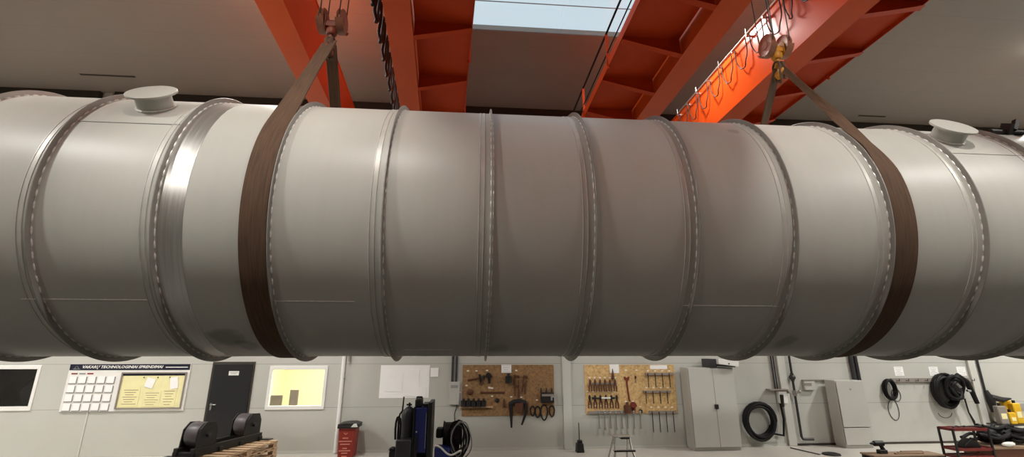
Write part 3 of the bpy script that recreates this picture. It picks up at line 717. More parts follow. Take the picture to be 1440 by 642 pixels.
# ------------------------------------------------------------------ tool boards
def fatten(b, d=.006):
    import bmesh
    bm = bmesh.new(); vs = [bm.verts.new(p) for p in b.v]
    for f in b.f:
        try: bm.faces.new([vs[i] for i in f])
        except ValueError: pass
    bmesh.ops.recalc_face_normals(bm, faces=bm.faces); bm.normal_update()
    b.v = [p+Vector((v.normal.x, v.normal.y*.4, v.normal.z))*d for p, v in zip(b.v, vs)]
    bm.free(); return b
def tool(kind, px, py, L, label, group=None, a=0, m='toolblack', off=.03, cat='tool', name=None):
    """small hand tools hanging on the wall, built about their top at the nail, L metres long"""
    x, z = wp(px, py, off); O = Vector((x, WY-off-.012, z)); b = MB(); parts = []
    def P(u, v, d=0): return O+Vector((u*L, -d, -v*L))
    if kind == 'pliers':
        h = MB().tube([P(-.02,.36), P(-.10,.6), P(-.11,1)], [.011,.013,.010], 6).tube([P(.02,.36), P(.10,.6), P(.11,1)], [.011,.013,.010], 6)
        b.tube([P(0,0), P(-.05,.15), P(-.02,.36)], [.006,.014,.012], 6).tube([P(0,0), P(.05,.15), P(.02,.36)], [.006,.014,.012], 6)
        b.cyl(P(0,.34,-.008), P(0,.34,.012), .018, n=12); parts = [('handles', h, M['toolbrown'])]
    elif kind == 'hammer':
        b.box(P(0,.05), (L*.42, .035, .045)); b.cyl(P(-.21,.05), P(-.27,.05), .026, n=12); b.prism([P(.20,.0,.016), P(.33,.06,.004), P(.20,.11,.016)], (0,.03,0))
        h = MB().tube([P(0,.02), P(0,.5), P(0,1)], [.012,.011,.017], 8); parts = [('handle', h, M['toolbrown'])]
    elif kind == 'screwdriver':
        b.tube([P(0,.42), P(0,1)], [.007,.006], 6)
        h = MB().lathe(P(0,0), (0,0,-1), [(0,0),(0,.012),(.02,.019),(L*.36,.017),(L*.42,.009),(L*.42,0)], 12); parts = [('handle', h, M[m])]
        m = 'metal'
    elif kind == 'spanner':
        b.tube([P(0,.06), P(0,.92)], [.012,.010], 6, flat=.5)
        ring = [P(.055*math.cos(t), .04+.055*math.sin(t)) for t in [2*PI*k/14 for k in range(14)]]; b.tube(ring, .009, 6, closed=True)
        b.prism([P(-.03,.9,.006), P(-.06,.97,.006), P(-.04,1.03,.006), P(-.015,.98,.006), P(.015,.98,.006), P(.04,1.03,.006), P(.06,.97,.006), P(.03,.9,.006)], (0,.012,0))
    elif kind == 'adjustable':
        b.prism([P(-.03,.16,.01), P(-.10,.10,.01), P(-.10,0,.01), P(-.03,.03,.01), P(0,.09,.01), P(.05,.03,.01), P(.12,.0,.01), P(.10,.12,.01), P(.04,.18,.01)], (0,.022,0))
        b.tube([P(0,.15), P(.02,.5), P(.06,.92), P(.10,1)], [.018,.015,.018,.010], 8, flat=.7)
    elif kind == 'clamp':
        b.tube([P(0,0), P(0,1)], .013, 6); b.box(P(.10,.08), (L*.24, .03, .035)); b.box(P(.10,.55), (L*.24, .03, .04))
        b.cyl(P(.20,.10), P(.20,.18), .014, n=10)
        h = MB().tube([P(.19,.28), P(.19,.85)], .009, 6).lathe(P(.19,.85), (0,0,-1), [(0,0),(0,.016),(L*.2,.018),(L*.22,.010),(L*.22,0)], 10); parts = [('screw_handle', h, M['toolbrown'])]
    elif kind == 'file':
        b.tube([P(0,0), P(0,1)], [.007,.005], 6); h = MB().lathe(P(0,0), (0,0,-1), [(-.01,0),(-.01,.009),(.05,.011),(.06,.006),(.06,0)], 8); parts = [('grip', h, M['toolbrown'])]
    elif kind == 'awl':
        b.lathe(P(0,0), (0,0,-1), [(0,.002),(L*.55,.022),(L*.6,.030),(L,.034),(L,0)], 12)
    elif kind == 'grinder':
        b.lathe(P(0,.0), (0,0,-1), [(0,0),(0,.03),(L*.5,.036),(L*.7,.03),(L,.026),(L,0)], 12); b.cyl(P(-.1,.12,.0), P(-.1,.12,.06), .07, n=20)
        h = MB().tube([P(.05,.2), P(.34,.22)], .014, 8); parts = [('side_grip', h, M['toolbrown'])]
    elif kind == 'bar':
        b.tube([P(0,0), P(0,1)], .014, 8); b.box(P(0,.02), (.05,.03,.04)); b.box(P(0,.98), (.04,.03,.05))
    elif kind == 'pot':
        b.lathe(P(0,1), (0,0,1), [(0,0),(0,.30*L),(L*.7,.32*L),(L*.72,.24*L),(L*.8,.14*L),(L,.12*L),(L,0)], 14)
    elif kind == 'loop':
        ring = [P(.24*math.sin(t)*(1+.2*math.cos(t)), .5-.5*math.cos(t)) for t in [2*PI*k/20 for k in range(20)]]; b.tube(ring, .012, 6, closed=True)
        b.tube([P(0,-.06), P(0,.02)], .008, 6)
    elif kind == 'lump':
        b.ball(P(0,.5), L*.42, (1.1,.5,1)); b.tube([P(-.3,.1), P(.1,.35), P(.35,.8)], .014, 6); b.box(P(.2,.3), (L*.4,.04,L*.25))
    if a:
        Rm = Matrix.Rotation(R_(a), 3, 'Y'); b.rot(Rm, O)
        for p in parts: p[1].rot(Rm, O)
    back = WY-(.07 if off >= .06 else .02); dy = back-.0005-max(p.y for q in [b]+[p[1] for p in parts] for p in q.v)
    for q in [b]+[p[1] for p in parts]: q.move((0, dy, 0))
    nm = name or {'pliers': 'pliers', 'hammer': 'hammer', 'screwdriver': 'screwdriver', 'spanner': 'spanner', 'adjustable': 'adjustable_wrench', 'clamp': 'bar_clamp', 'file': 'file', 'awl': 'awl', 'grinder': 'angle_grinder', 'bar': 'pry_bar', 'pot': 'oil_can', 'loop': 'rope_loop', 'lump': 'hand_vice'}[kind]
    o = tag(build(nm, fatten(b), M[m]), label, cat, group)
    for pn, pm, mm_ in parts: build(pn, fatten(pm), mm_, o)
    return o
def tags(root, lst, w=.055, h=.03):
    for x, y in lst:
        X, Z = wp(x, y, .02); build('name_tag', MB().box((X, WY-.0235, Z), (w, .003, h)), M['tagw'], root)
tb1 = thing('tool_board', (wp(714, 548)[0], WY, wp(714, 584)[1]), 'brown tool board on the wall left of the column, dark tools and a thin rail', 'tool board')
b, q = plate(650, 512.5, 779, 584, 0, .02); build('board_panel', b, M['osb'], tb1)
b, q = plate(646, 570.5, 693, 572.5, .02, .09); build('shelf_rail', b, M['pallet'], tb1)
tags(tb1, [(658,521),(670,521),(685,520.5),(726,520.5),(656,541.5),(719,557.5),(733,558),(755,562),(692,556.5),(647,551)])
X, Z = wp(690, 545, .02); build('name_tag', MB().box((X, WY-.024, Z), (.13, .003, .04)).rot(Matrix.Rotation(R_(8), 3, 'Y'), (X, WY-.024, Z)), M['tagw'], tb1)
X, Z = wp(712, 518); sheet('paper_sheet', X, Z, .26, .20, M['paper'], 'white printed sheet at the top middle of the left tool board', lines=4, off=.024)
tool('pliers', 681, 527, .26, 'brown handled pliers under the paired tags at the upper left of the left tool board', a=22)
tool('grinder', 688, 526, .22, 'dark angle grinder hanging under the third tag of the left tool board')
tool('hammer', 676, 531, .34, 'thin handled hammer hung slantwise at the upper left of the left tool board', a=82, off=.028)
tool('pot', 715, 524.5, .24, 'black round can shaped tool under the white sheet of the left tool board')
tool('clamp', 724, 526, .52, 'large dark bar clamp right of the white sheet on the left tool board', m='toolbrown', off=.035)
tool('clamp', 737, 527, .42, 'slimmer dark bar clamp beside the large clamp on the left tool board', m='toolbrown', a=8, off=.035)
tool('bar', 676, 551.5, .60, 'long dark bar lying level in the middle of the left tool board', a=-90, m='toolbrown')
tool('lump', 661, 546, .16, 'dark brown hand vice above the thin rail of the left tool board', m='toolbrown')
for k in range(5): tool('pot', 652+7*k, 559.5, .19, 'small black tool standing on the thin rail of the left tool board', 'black tools on the thin rail', off=.06)
tool('lump', 699, 559, .12, 'small black lump shaped tool right of the thin rail on the left tool board')
tool('pliers', 709, 560, .22, 'rusty pliers hanging beside the tool belt on the left tool board', m='toolbrown')
# tool belt
x, z = wp(728, 566, .05); P = Vector((x, WY-.06, z)); r = thing('tool_belt', (x, WY-.05, z-.6), 'dark tool belt with two long straps hanging below the left tool board', 'tool belt')
bl = MB().tube([P+Vector((-.22,0,-.03)), P+Vector((-.1,-.01,.02)), P+Vector((.05,-.01,.04)), P+Vector((.22,0,0))], [.035,.05,.05,.04], 8, flat=1.3)
build('belt', bl, M['toolblack'], r)
build('pouch', MB().prism([P+Vector((-.08,-.05,0)), P+Vector((.14,-.05,.02)), P+Vector((.12,-.05,-.20)), P+Vector((.02,-.05,-.24)), P+Vector((-.06,-.05,-.19))], (0,.07,0)), M['toolbrown'], r, bev=.01)
for sx, ex, L in ((-.19, -.16, .58), (.20, .10, .52)):
    build('strap', MB().tube([P+Vector((sx,0,-.02)), P+Vector((sx+.02,-.01,-L*.4)), P+Vector((ex,0,-L))], [.05,.042,.022], 8, flat=.6), M['toolblack'], r)
# bench grinder hung on the board
x, z = wp(769, 556, .02); P = Vector((x, WY-.10, z)); r = thing('grinding_machine', (x, WY-.1, z-.15), 'black machine with a grey band and prongs, right edge of left tool board', 'machine')
build('body', MB().mm(P+Vector((-.17,-.06,-.16)), P+Vector((.17,.075,.09))), M['toolblack'], r, bev=.02)
build('band', MB().mm(P+Vector((-.15,-.066,.0)), P+Vector((.16,-.061,.05))), M['greybox'], r)
build('plate', MB().mm(P+Vector((.08,-.07,-.10)), P+Vector((.12,-.061,.0))).mm(P+Vector((.12,-.07,-.03)), P+Vector((.165,-.061,.0))), M['print'], r)
for dx in (-.16, -.02, .12): build('prong', MB().tube([P+Vector((dx,0,.08)), P+Vector((dx,0,.20))], [.03,.014], 8), M['toolblack'], r)
for (lx, ly, LL) in ((749,571,.22), (756,571,.26), (765,569,.36), (776,570,.26)): tool('loop', lx, ly, LL, 'dark rope loop hanging at the lower right edge of the left tool board', 'rope loops', m='toolblack', cat='rope')

tb2 = thing('tool_board', (wp(886, 547)[0], WY, wp(886, 581)[1]), 'light brown tool board right of the column, grey rails and rows of white tags', 'tool board')
b, q = plate(822.5, 512.5, 950, 581, 0, .02); build('board_panel', b, M['osblight'], tb2)
for (x0, y0, x1, y1) in ((907,523.5,946,527), (904,548.5,943,551.5), (912,577,950,580.5), (828,537.5,867,540), (827,577,878,581)):
    b, q = plate(x0, y0, x1, y1, .02, .05); build('rail', b, M['greybox'], tb2)
tags(tb2, [(829+7.2*k,530.5) for k in range(6)]+[(826.5+7.4*k,550) for k in range(6)]+[(829+8*k,570) for k in range(5)]+[(911,521),(921,521),(931,521),(941,521),(909,544.5),(919,544.5),(929,544.5),(939,544.5),(916,572),(926,572),(936,572),(945,572),(880,520),(895,520),(880,564),(890,563.5),(900,571.5)])
X, Z = wp(863.5, 518); sheet('paper_sheet', X, Z, .25, .22, M['paper'], 'white sheet behind the pointed tool on the right tool board', off=.0235)
b, q = plate(914, 513, 938, 518.5, .02, .004); build('name_strip', b, M['paper'], tb2)
for k in range(6): tool('pliers', 829.5+7*k, 533, .30, 'dark pliers in the upper row at the left of the right tool board', 'upper row of pliers', m='toolbrown', off=.075)
for k in range(6): tool('pliers', 829+7.6*k, 555, .32, 'dark pliers in the lower row at the left of the right tool board', 'lower row of pliers', m='toolblack', off=.03)
tool('awl', 861, 518, .27, 'dark pointed awl in front of the white sheet on the right tool board', m='toolbrown', off=.03)
tool('adjustable', 881, 529, .62, 'long red brown wrench in the middle of the right tool board', m='toolred', off=.04)
tool('screwdriver', 893.5, 528, .16, 'short dark screwdriver at the top middle of the right tool board', m='toolbrown')
tool('bar', 833, 559.5, .58, 'bar with black ends lying across the lower pliers on the right tool board', a=-90, off=.09, m='toolblack')
X, Z = wp(852, 559, .1); tag(build('scraper', MB().box((X, WY-.115, Z), (.24, .012, .035)), M['white']), 'white blade lying across the lower pliers on the right tool board', 'tool')
tool('pot', 881, 565, .26, 'dark brown can shaped tool below the red brown wrench', m='toolbrown', off=.05)
tool('grinder', 891, 567, .24, 'dark brown grinder right of the can shaped tool on the right tool board', m='toolred', off=.05)
tool('lump', 901, 575, .10, 'small black lump at the bottom middle of the right tool board', off=.05)
for k in range(4): tool('file', 911+10*k, 525, .34, 'thin file hanging from the top right rail of the right tool board', 'files on the top rail', off=.075, m='toolblack')
for k in range(4): tool('file', 908+10*k, 550, .30, 'thin file hanging from the middle right rail of the right tool board', 'files on the middle rail', off=.075, m='toolblack')
for k in range(4): tool('file', 917+9.8*k, 579, .48, 'long thin rod hanging from the bottom right rail of the right tool board', 'rods on the bottom rail', off=.075, m='darkgrey')
for k in range(5): tool('spanner', 842+8*k, 577, .42+.03*(k%2), 'long bright spanner hanging below the left half of the right tool board', 'spanners below the board', off=.08, m='metal')
for k in range(3): tool('spanner', 882+9*k, 578, .40, 'slim spanner hanging below the middle of the right tool board', 'slim spanners below the board', off=.08, m='metal')

# ------------------------------------------------------------------ cabinets
def cabinet(label, x0, x1, z1, y0, depth, split):
    r = thing('metal_cabinet', ((x0+x1)/2, y0+depth/2, 0), label, 'cabinet')
    build('body', MB().mm((x0, y0+.02, .06), (x1, y0+depth, z1)).mm((x0+.02, y0+.04, 0), (x1-.02, y0+depth, .06)), M['cabinet'], r, bev=.006)
    return r
p = aty(971.5, 570, 12.42); q = aty(1037, 570, 12.42); zt = aty(1000, 516.5, 12.42).z
c1 = cabinet('tall light grey two door metal cabinet with a small black handle', p.x, q.x, zt, 12.42, .45, True)
xm = p.x+.92*(aty(1003.5, 530, 12.42).x-p.x)*1.0; xm = aty(1005.5, 560, 12.42).x
for a, b in ((p.x+.015, xm-.004), (xm+.004, q.x-.015)):
    d = build('door', MB().mm((a, 12.402, .09), (b, 12.42, zt-.02)), M['cabinet'], c1, bev=.004)
z = aty(1008, 571, 12.4).z; build('handle', MB().mm((xm-.045, 12.375, z-.06), (xm+.055, 12.402, z+.05)).mm((xm-.005, 12.36, z-.05), (xm+.02, 12.375, z+.01)), M['toolblack'], c1, bev=.006)
# slanted white lamp-like unit above it
a = aty(996, 509, 12.5); r = thing('wall_unit', (a.x+.3, 12.6, zt), 'white slanted box with a black left end above the grey two door cabinet', 'box')
bb = MB().mm((a.x+.18, 12.30, zt+.06), (a.x+.72, 12.86, zt+.20)); bb.rot(Matrix.Rotation(R_(7), 3, 'Y'), (a.x+.4, 12.5, zt+.13)); build('cover', bb, M['white'], r, bev=.01)
bb = MB().mm((a.x+.19, 12.29, zt+.035), (a.x+.62, 12.85, zt+.062)); bb.rot(Matrix.Rotation(R_(7), 3, 'Y'), (a.x+.4, 12.5, zt+.13)); build('base_plate', bb, M['toolblack'], r)
build('end_block', MB().mm((a.x-.02, 12.40, zt+.004), (a.x+.17, 12.84, zt+.22)), M['darkgrey'], r, bev=.01)
build('indicator', MB().cyl((a.x+.45, 12.30, zt+.10), (a.x+.45, 12.295, zt+.10), .018, n=12), M['toolblack'], r)
p = aty(1182, 580, 12.45); q = aty(1222, 580, 12.45); zt2 = aty(1195, 534.5, 12.45).z; zs = aty(1205, 600.5, 12.45).z
c2 = cabinet('plain light grey cabinet with a separate lower section, right of the grey valve pipe', p.x, q.x, zt2, 12.45, .40, False)
build('door', MB().mm((p.x+.012, 12.432, zs+.012), (q.x-.012, 12.45, zt2-.012)), M['cabinet'], c2, bev=.004)
build('plinth_door', MB().mm((p.x+.012, 12.44, .08), (q.x-.012, 12.45, zs-.012)), M['cabinet'], c2, bev=.004)
build('keyhole', MB().box((aty(1196, 547, 12.43).x, 12.43, aty(1196, 547, 12.43).z), (.05, .004, .04)), M['print'], c2)
# hose coil and outlet
def coil(name, cx, cz, y, rx, rz, turns, rad, m, label, cat, spread=.1, tail=None, seed=1):
    rnd = random.Random(seed); pts = []
    ph = rnd.random()*6
    for k in range(turns*22):
        t = 2*PI*k/22; w = rnd.random(); j = 1+.09*math.sin(t*.37+ph)+.04*math.sin(t*2+1)+.05*math.sin(t*.93)
        pts.append((cx+rx*j*math.cos(t), y-spread*(.5+.5*math.sin(t*.71+ph)), cz+rz*j*math.sin(t)))
    b = MB().tube(pts, rad, 7); o = tag(build(name, b, m), label, cat); 
    if tail: build('loose_end', MB().tube(tail, rad, 7), m, o)
    return o
x, z = wp(1069, 592, .15)
xo, zo = wp(1096, 557, .1)
coil('cable_coil', x, z, WY-.06, .37, .42, 15, .03, M['blackrub'], 'thick black cable coiled on the wall right of the two door cabinet', 'cable', .14,
     [(xo, WY-.1, zo-.15), (xo+.02, WY-.12, zo-.55), (xo-.05, WY-.12, zo-.95), (x+.2, WY-.12, z-.28)], 3)
ob = thing('wall_socket', (xo, WY, zo-.2), 'white socket box under two dark conduits above the coiled cable', 'socket')
build('box_body', MB().mm((xo-.03, WY-.14, zo-.17), (xo+.20, WY-.02, zo+.14)), M['white'], ob, bev=.01)
build('hood', MB().prism([(xo-.10, WY-.20, zo+.16), (xo+.2, WY-.20, zo+.16), (xo+.24, WY-.20, zo+.08), (xo+.26, WY-.20, zo+.08), (xo+.21, WY-.20, zo+.19), (xo-.30, WY-.20, zo+.19), (xo-.30, WY-.20, zo+.16)], (0, .19, 0)), M['greybox'], ob)
build('plug', MB().cyl((xo+.03, WY-.16, zo+.05), (xo+.03, WY-.13, zo-.25), .045), M['toolblack'], ob)
for dx in (-.04, .02): build('conduit', MB().tube([(xo+dx, WY-.04, zo+.19), (xo+dx-.02, WY-.04, 9.1)], .018, 8), M['darkgrey'], ob)
# gas pipe with valve
xg, zg = wp(1118, 555, .1)
gp = thing('valve_pipe', (xg, WY-.1, .1), 'grey pipe with a brass valve and a bent foot right of the column', 'pipe')
zb_ = wp(1130, 617, .1)[1]
build('pipe', MB().tube([(xg, WY-.1, 9), (xg, WY-.1, zb_+.06), (xg+.03, WY-.11, zb_), (xg+.08, WY-.12, zb_), (xg+.30, WY-.13, zb_)], .032, 10), M['darkgrey'], gp)
build('valve', MB().cyl((xg, WY-.1, zg-.02), (xg, WY-.1, zg+.12), .055).cyl((xg, WY-.1, zg+.05), (xg+.10, WY-.14, zg+.08), .03).ball((xg+.11, WY-.14, zg+.09), .045), M['metal'], gp)
zv = wp(1116, 530, .1)[1]; build('coupling', MB().ball((xg, WY-.1, zv), .075, (1.2,1,1)).cyl((xg, WY-.1, zv-.10), (xg, WY-.1, zv+.10), .045), M['darkgrey'], gp)
b, q = plate(1128, 535.5, 1143, 547.5, 0, .10); o = tag(build('junction_box', b, M['cabinet'], bev=.008), 'small grey junction box right of the brass valve', 'junction box')
bb, q2 = plate(1131, 538, 1141, 541.5, .10, .012); build('cover_flap', bb, M['greybox'], o)
b, q = plate(1127, 533, 1172, 534.5, 0, .05); n += 1; struct('trim_%d' % n, b, M['greybox'])
# twin dark pipes over the plain cabinet
for k, x in enumerate((1199.5, 1206.5)):
    X = wp(x, 520, .06)[0]
    tag(build('drain_pipe', MB().tube([(X, WY-.048, .0), (X, WY-.048, 9.1)], .046, 10), M['darkgrey']), ('left one of two dark pipes rising over the plain cabinet', 'right one of two dark pipes rising over the plain cabinet')[k], 'pipe')
# hook rail with hanging coils, white sheets above
b, q = plate(1252, 531, 1371, 536.5, 0, .045)
hr = thing('hook_rail', ((q[0]+q[1])/2, WY, q[2]), 'long grey hook rail on the wall under three white sheets', 'rail'); build('rail', b, M['greybox'], hr)
for k in range(9):
    X = q[0]+.15+k*(q[1]-q[0]-.3)/8; build('rail_hook', MB().tube([(X, WY-.04, q[2]+.05), (X, WY-.12, q[2]+.03), (X, WY-.13, q[2]+.09)], .010, 6), M['darkgrey'], hr)
for k, x in enumerate((1264, 1313, 1352)):
    X, Z = wp(x, 521.5); sheet('paper_sheet', X, Z, .27, .24, M['paper'], ('white sheet above the small black coil, leftmost over the hook rail', 'white sheet in the middle over the hook rail', 'white sheet over the black hose bundle, rightmost over the hook rail')[k], lines=5, off=.0016)
x, z = wp(1252, 547, .1)
coil('cable_coil', x, z, WY-.05, .15, .25, 9, .02, M['blackrub'], 'small oval black cable coil at the left end of the hook rail', 'cable', .10, None, 5)
wl = MB(); 
for cx, cz, rx, rz in ((1262, 555, .13, .16), (1258.5, 576, .15, .26)):
    X, Z = wp(cx, cz, .05); wl.tube([(X+rx*math.cos(t), WY-.05, Z+rz*math.sin(t)*(1+.1*math.cos(t))) for t in [2*PI*k/24 for k in range(24)]], .008, 6, closed=True)
wl.move((0, .0415, 0))
tag(build('wire_loop', wl, M['darkgrey']), 'thin wire in two open loops below the small black coil', 'wire')
x, z = wp(1331, 549, .15)
coil('hose_coil', x, z, WY-.05, .30, .40, 9, .038, M['blackrub'], 'big black hose coil at the right end of the hook rail', 'hose', .14, None, 8)
x, z = wp(1344, 546, .25); P = Vector((x, WY-.26, z))
wb_ = thing('welding_torch_bundle', (x, WY-.2, z-.9), 'black torch bundle with a long drooping hose hung over the big hose coil', 'hose')
rnd = random.Random(9)
for k in range(9):
    cx, cz, rr_ = P.x-.10+.16*rnd.random(), P.z-.06+.20*rnd.random(), .15+.12*rnd.random()
    yk = P.y-.05+.12*rnd.random()
    build('tangled_hose', MB().tube([(cx+rr_*.8*math.cos(t), yk+.05*math.sin(2*t+k), cz+rr_*1.15*math.sin(t)) for t in [2*PI*i/28 for i in range(28)]], .042, 8, closed=True), M['blackrub'], wb_)
build('bundle_core', MB().ball(P+Vector((-.03,.02,.0)), .22, (.9,.5,1.2)), M['blackrub'], wb_)
build('drooping_hose', MB().tube([P+Vector((-.1,0,.2)), P+Vector((.12,-.02,.34)), P+Vector((.36,0,.18)), P+Vector((.46,0,-.12)), P+Vector((.52,0,-.38))], [.05,.07,.075,.06,.055], 10), M['blackrub'], wb_)
build('torch', MB().tube([P+Vector((.18,0,-.25)), P+Vector((.20,0,-.6)), P+Vector((.28,0,-.82)), P+Vector((.30,0,-1.02))], [.02,.018,.03,.018], 8), M['toolblack'], wb_)
build('metal_fitting', MB().cyl(P+Vector((-.12,-.17,.14)), P+Vector((-.05,-.19,.04)), .03).cyl(P+Vector((.16,-.14,-.04)), P+Vector((.26,-.14,-.05)), .03), M['metal'], wb_)
X, Z = wp(1330, 580, .03)
tag(build('wire_loop', MB().tube([(X+.2*math.cos(t), WY-.008, Z+.13*math.sin(t)) for t in [PI+PI*k/14 for k in range(15)]], .007, 6), M['darkgrey']), 'thin wire sagging below the big hose coil', 'wire')
# column conduit and black device at the right
xk = wp(1383, 530, .1)[0]
dv = thing('wall_winch', (wp(1394, 562, .1)[0], WY-.1, .9), 'black device on a dark conduit beside the right hand column', 'device')
X1, Z1 = wp(1392, 562, .1)
build('conduit', MB().tube([(X1-.02, WY-.05, Z1), (X1-.02, WY-.05, 9.1)], .03, 8), M['darkgrey'], dv)
build('body', MB().tube([(X1-.05, WY-.1, Z1+.25), (X1-.02, WY-.14, Z1), (X1+.02, WY-.12, Z1-.3)], [.05,.10,.07], 10), M['toolblack'], dv)
build('arm', MB().tube([(X1, WY-.15, Z1+.08), (X1+.22, WY-.25, Z1+.02), (X1+.42, WY-.3, Z1+.05)], [.08,.07,.02], 8), M['toolblack'], dv)
n += 1; b, q = plate(1397, 591, 1440, 592.5, 0, .03); struct('trim_%d' % n, b, M['greybox'])
b, q = plate(1429, 567, 1475, 574, 0, .04); o = tag(build('wall_rail', b, M['print']), 'short grey rail on the wall behind the yellow bottles', 'rail')

# ------------------------------------------------------------------ things on the floor
# red bin
a = aty(475.5, 612, 12.35); b_ = aty(499, 612, 12.35); zt3 = aty(488, 598, 12.35).z
rb = thing('waste_bin', ((a.x+b_.x)/2, 12.5, 0), 'red bin with black lid and pale printed lines standing by the white pipe', 'bin')
def taper(x0, x1, y0, y1, z0, z1, k):
    m = MB(); xm, ym = (x0+x1)/2, (y0+y1)/2; vs = []
    for z, s in ((z0, k), (z1, 1)):
        vs += [(xm+(x-xm)*s, ym+(y-ym)*s, z) for x, y in ((x0,y0),(x1,y0),(x1,y1),(x0,y1))]
    return m.add(vs, [(3,2,1,0),(4,5,6,7),(0,1,5,4),(1,2,6,5),(2,3,7,6),(3,0,4,7)])
bx_, by_ = (a.x, b_.x), (12.35, 12.80)
build('bin_body', taper(bx_[0], bx_[1], by_[0], by_[1], 0, zt3-.04, .9), M['redbin'], rb, bev=.015)
build('rim', MB().mm((bx_[0]-.03, by_[0]-.03, zt3-.06), (bx_[1]+.05, by_[1]+.03, zt3)), M['toolblack'], rb, bev=.01)
ld = MB().prism([(bx_[0]-.03, by_[0]-.02, zt3+.002), (bx_[1]+.06, by_[0]-.02, zt3+.002), (bx_[1]+.06, by_[0]-.02, zt3+.02), (bx_[1]-.08, by_[0]-.02, zt3+.055), (bx_[0]+.14, by_[0]-.02, zt3+.055), (bx_[0]-.03, by_[0]-.02, zt3+.03)], (0, .5, 0))
build('lid', ld, M['toolblack'], rb, bev=.01)
wpk = MB().prism([(bx_[0]+.28, by_[0]-.035, zt3-.03), (bx_[0]+.44, by_[0]-.035, zt3-.03), (bx_[0]+.40, by_[0]-.035, zt3+.05), (bx_[0]+.34, by_[0]-.035, zt3+.04)], (0, .012, 0)); build('white_flap', wpk, M['white'], rb)
pr = MB(); xm = (bx_[0]+bx_[1])/2-.02
pr.prism([(xm-.05, by_[0]-.001, zt3-.16), (xm, by_[0]-.001, zt3-.20), (xm+.05, by_[0]-.001, zt3-.16), (xm+.03, by_[0]-.001, zt3-.155), (xm, by_[0]-.001, zt3-.18), (xm-.03, by_[0]-.001, zt3-.155)], (0, .02, 0))
for zz, w in ((.27,.13), (.34,.30), (.40,.22), (.49,.10), (.54,.26), (.59,.14), (.66,.12), (.70,.20), (.74,.14)): pr.mm((xm-w/2, by_[0]+.012*(zz)*1.4-.002, zt3-zz-.013), (xm+w/2, by_[0]+.05, zt3-zz+.013))
build('printed_lines', pr, M['pinkprint'], rb)
# pallet and tank rotator
def pallet(label, x, y, L, D, z0, ang, nb=5):
    r = thing('wooden_pallet', (x, y, z0), label, 'pallet'); o = Vector((x, y, z0))
    for k in range(nb):
        yy = -D/2+.06+k*(D-.12)/(nb-1); build('deck_board', MB().box(o+Vector((0, yy, .132)), (L, .13, .022)), M['pallet'], r, bev=.004)
    for xx in (-L/2+.07, 0, L/2-.07):
        build('stringer', MB().box(o+Vector((xx, 0, .107)), (.12, D, .022)), M['pallet'], r)
        for yy in (-D/2+.08, 0, D/2-.08): build('block', MB().box(o+Vector((xx, yy, .056)), (.12, .14, .078)), M['pallet'], r)
        build('runner', MB().box(o+Vector((xx, 0, .0085)), (.12, D, .015)), M['pallet'], r)
    r.rotation_euler.z = R_(ang); return r
PX, PY = -5.16, 11.3
for j in range(3):
    pallet(('lowest wooden pallet of the stack under the black roller stand', 'middle wooden pallet of the stack under the black roller stand', 'topmost wooden pallet, right under the black roller stand')[j], PX+.06+.02*j, PY+.03-.02*j, 1.10, 2.0, j*.1445, -13+2*(j-1), 9)
rz = 3*.1445-.001
ro = thing('roller_stand', (PX, PY, rz), 'black steel roller stand with two wide rollers lying on wooden pallets', 'roller stand')
Oo = Vector((PX, PY, rz)); fr = MB()
for xx in (-.18, .18): fr.box(Oo+Vector((xx, 0, .085)), (.08, 2.0, .15))
for yy in (-.93, -.3, .3, .93): fr.box(Oo+Vector((0, yy, .05)), (.5, .10, .08))
fr.box(Oo+Vector((0, -1.03, .012)), (.70, .16, .022)).box(Oo+Vector((.06, 1.03, .012)), (.76, .16, .022))
build('frame', fr, M['toolblack'], ro, bev=.006)
for yy in (-.68, .68):
    c = Oo+Vector((0, yy, .365))
    for xx in (-.18, .18):
        o = Oo+Vector((xx, yy, 0)); build('bearing_plate', MB().prism([o+Vector((-.012,-.24,.15)), o+Vector((-.012,.26,.15)), o+Vector((-.012,.26,.44)), o+Vector((-.012,.18,.58)), o+Vector((-.012,-.06,.60)), o+Vector((-.012,-.20,.48))], (.024,0,0)), M['toolblack'], ro)
    rl = MB().lathe(c-Vector((.15,0,0)), (1,0,0), [(0,0),(0,.18),(.015,.225),(.03,.23),(.27,.23),(.285,.225),(.30,.18),(.30,0)], 44)
    q = build('roller', rl, M['roller'], ro); build('axle', MB().cyl(c-Vector((.25,0,0)), c+Vector((.25,0,0)), .04), M['darkgrey'], q)
ro.rotation_euler.z = R_(-13)
# welding machine
mY = 10.5
def mx(px, py=600): return aty(px, py, mY).x
def mz(py, px=580): return aty(px, py, mY).z
wm = thing('welding_machine', (mx(580), mY+.3, 0), 'tall blue and black welding machine with gas bottle standing before the wall', 'welding machine')
x0, x1 = mx(558), mx(608)
cr = MB().box(((x0+x1)/2, mY+.35, .17), (x1-x0+.06, .9, .06))
build('cart_base', cr, M['toolblack'], wm, bev=.01)
for xx in (x0+.04, x1-.04):
    for yy in (mY+.02, mY+.68): build('wheel', MB().lathe((xx-.03, yy, .09), (1,0,0), [(0,0),(0,.05),(.005,.085),(.055,.085),(.06,.05),(.06,0)], 24), M['blackrub'], wm)
build('blue_cover', MB().mm((mx(583), mY-.02, .42), (mx(600.5), mY+.7, mz(573))), M['blue'], wm, bev=.015)
build('side_frame', MB().mm((mx(601.2), mY-.05, .20), (mx(607), mY+.72, mz(565.5))), M['toolblack'], wm, bev=.01)
build('left_frame', MB().mm((mx(580.5), mY-.04, .20), (mx(582.8), mY+.70, mz(572))), M['toolblack'], wm)
hdm = build('wire_feeder', MB().mm((mx(581.5), mY+.02, mz(572.6)), (mx(591.5), mY+.34, mz(561))), M['toolblack'], wm, bev=.03)
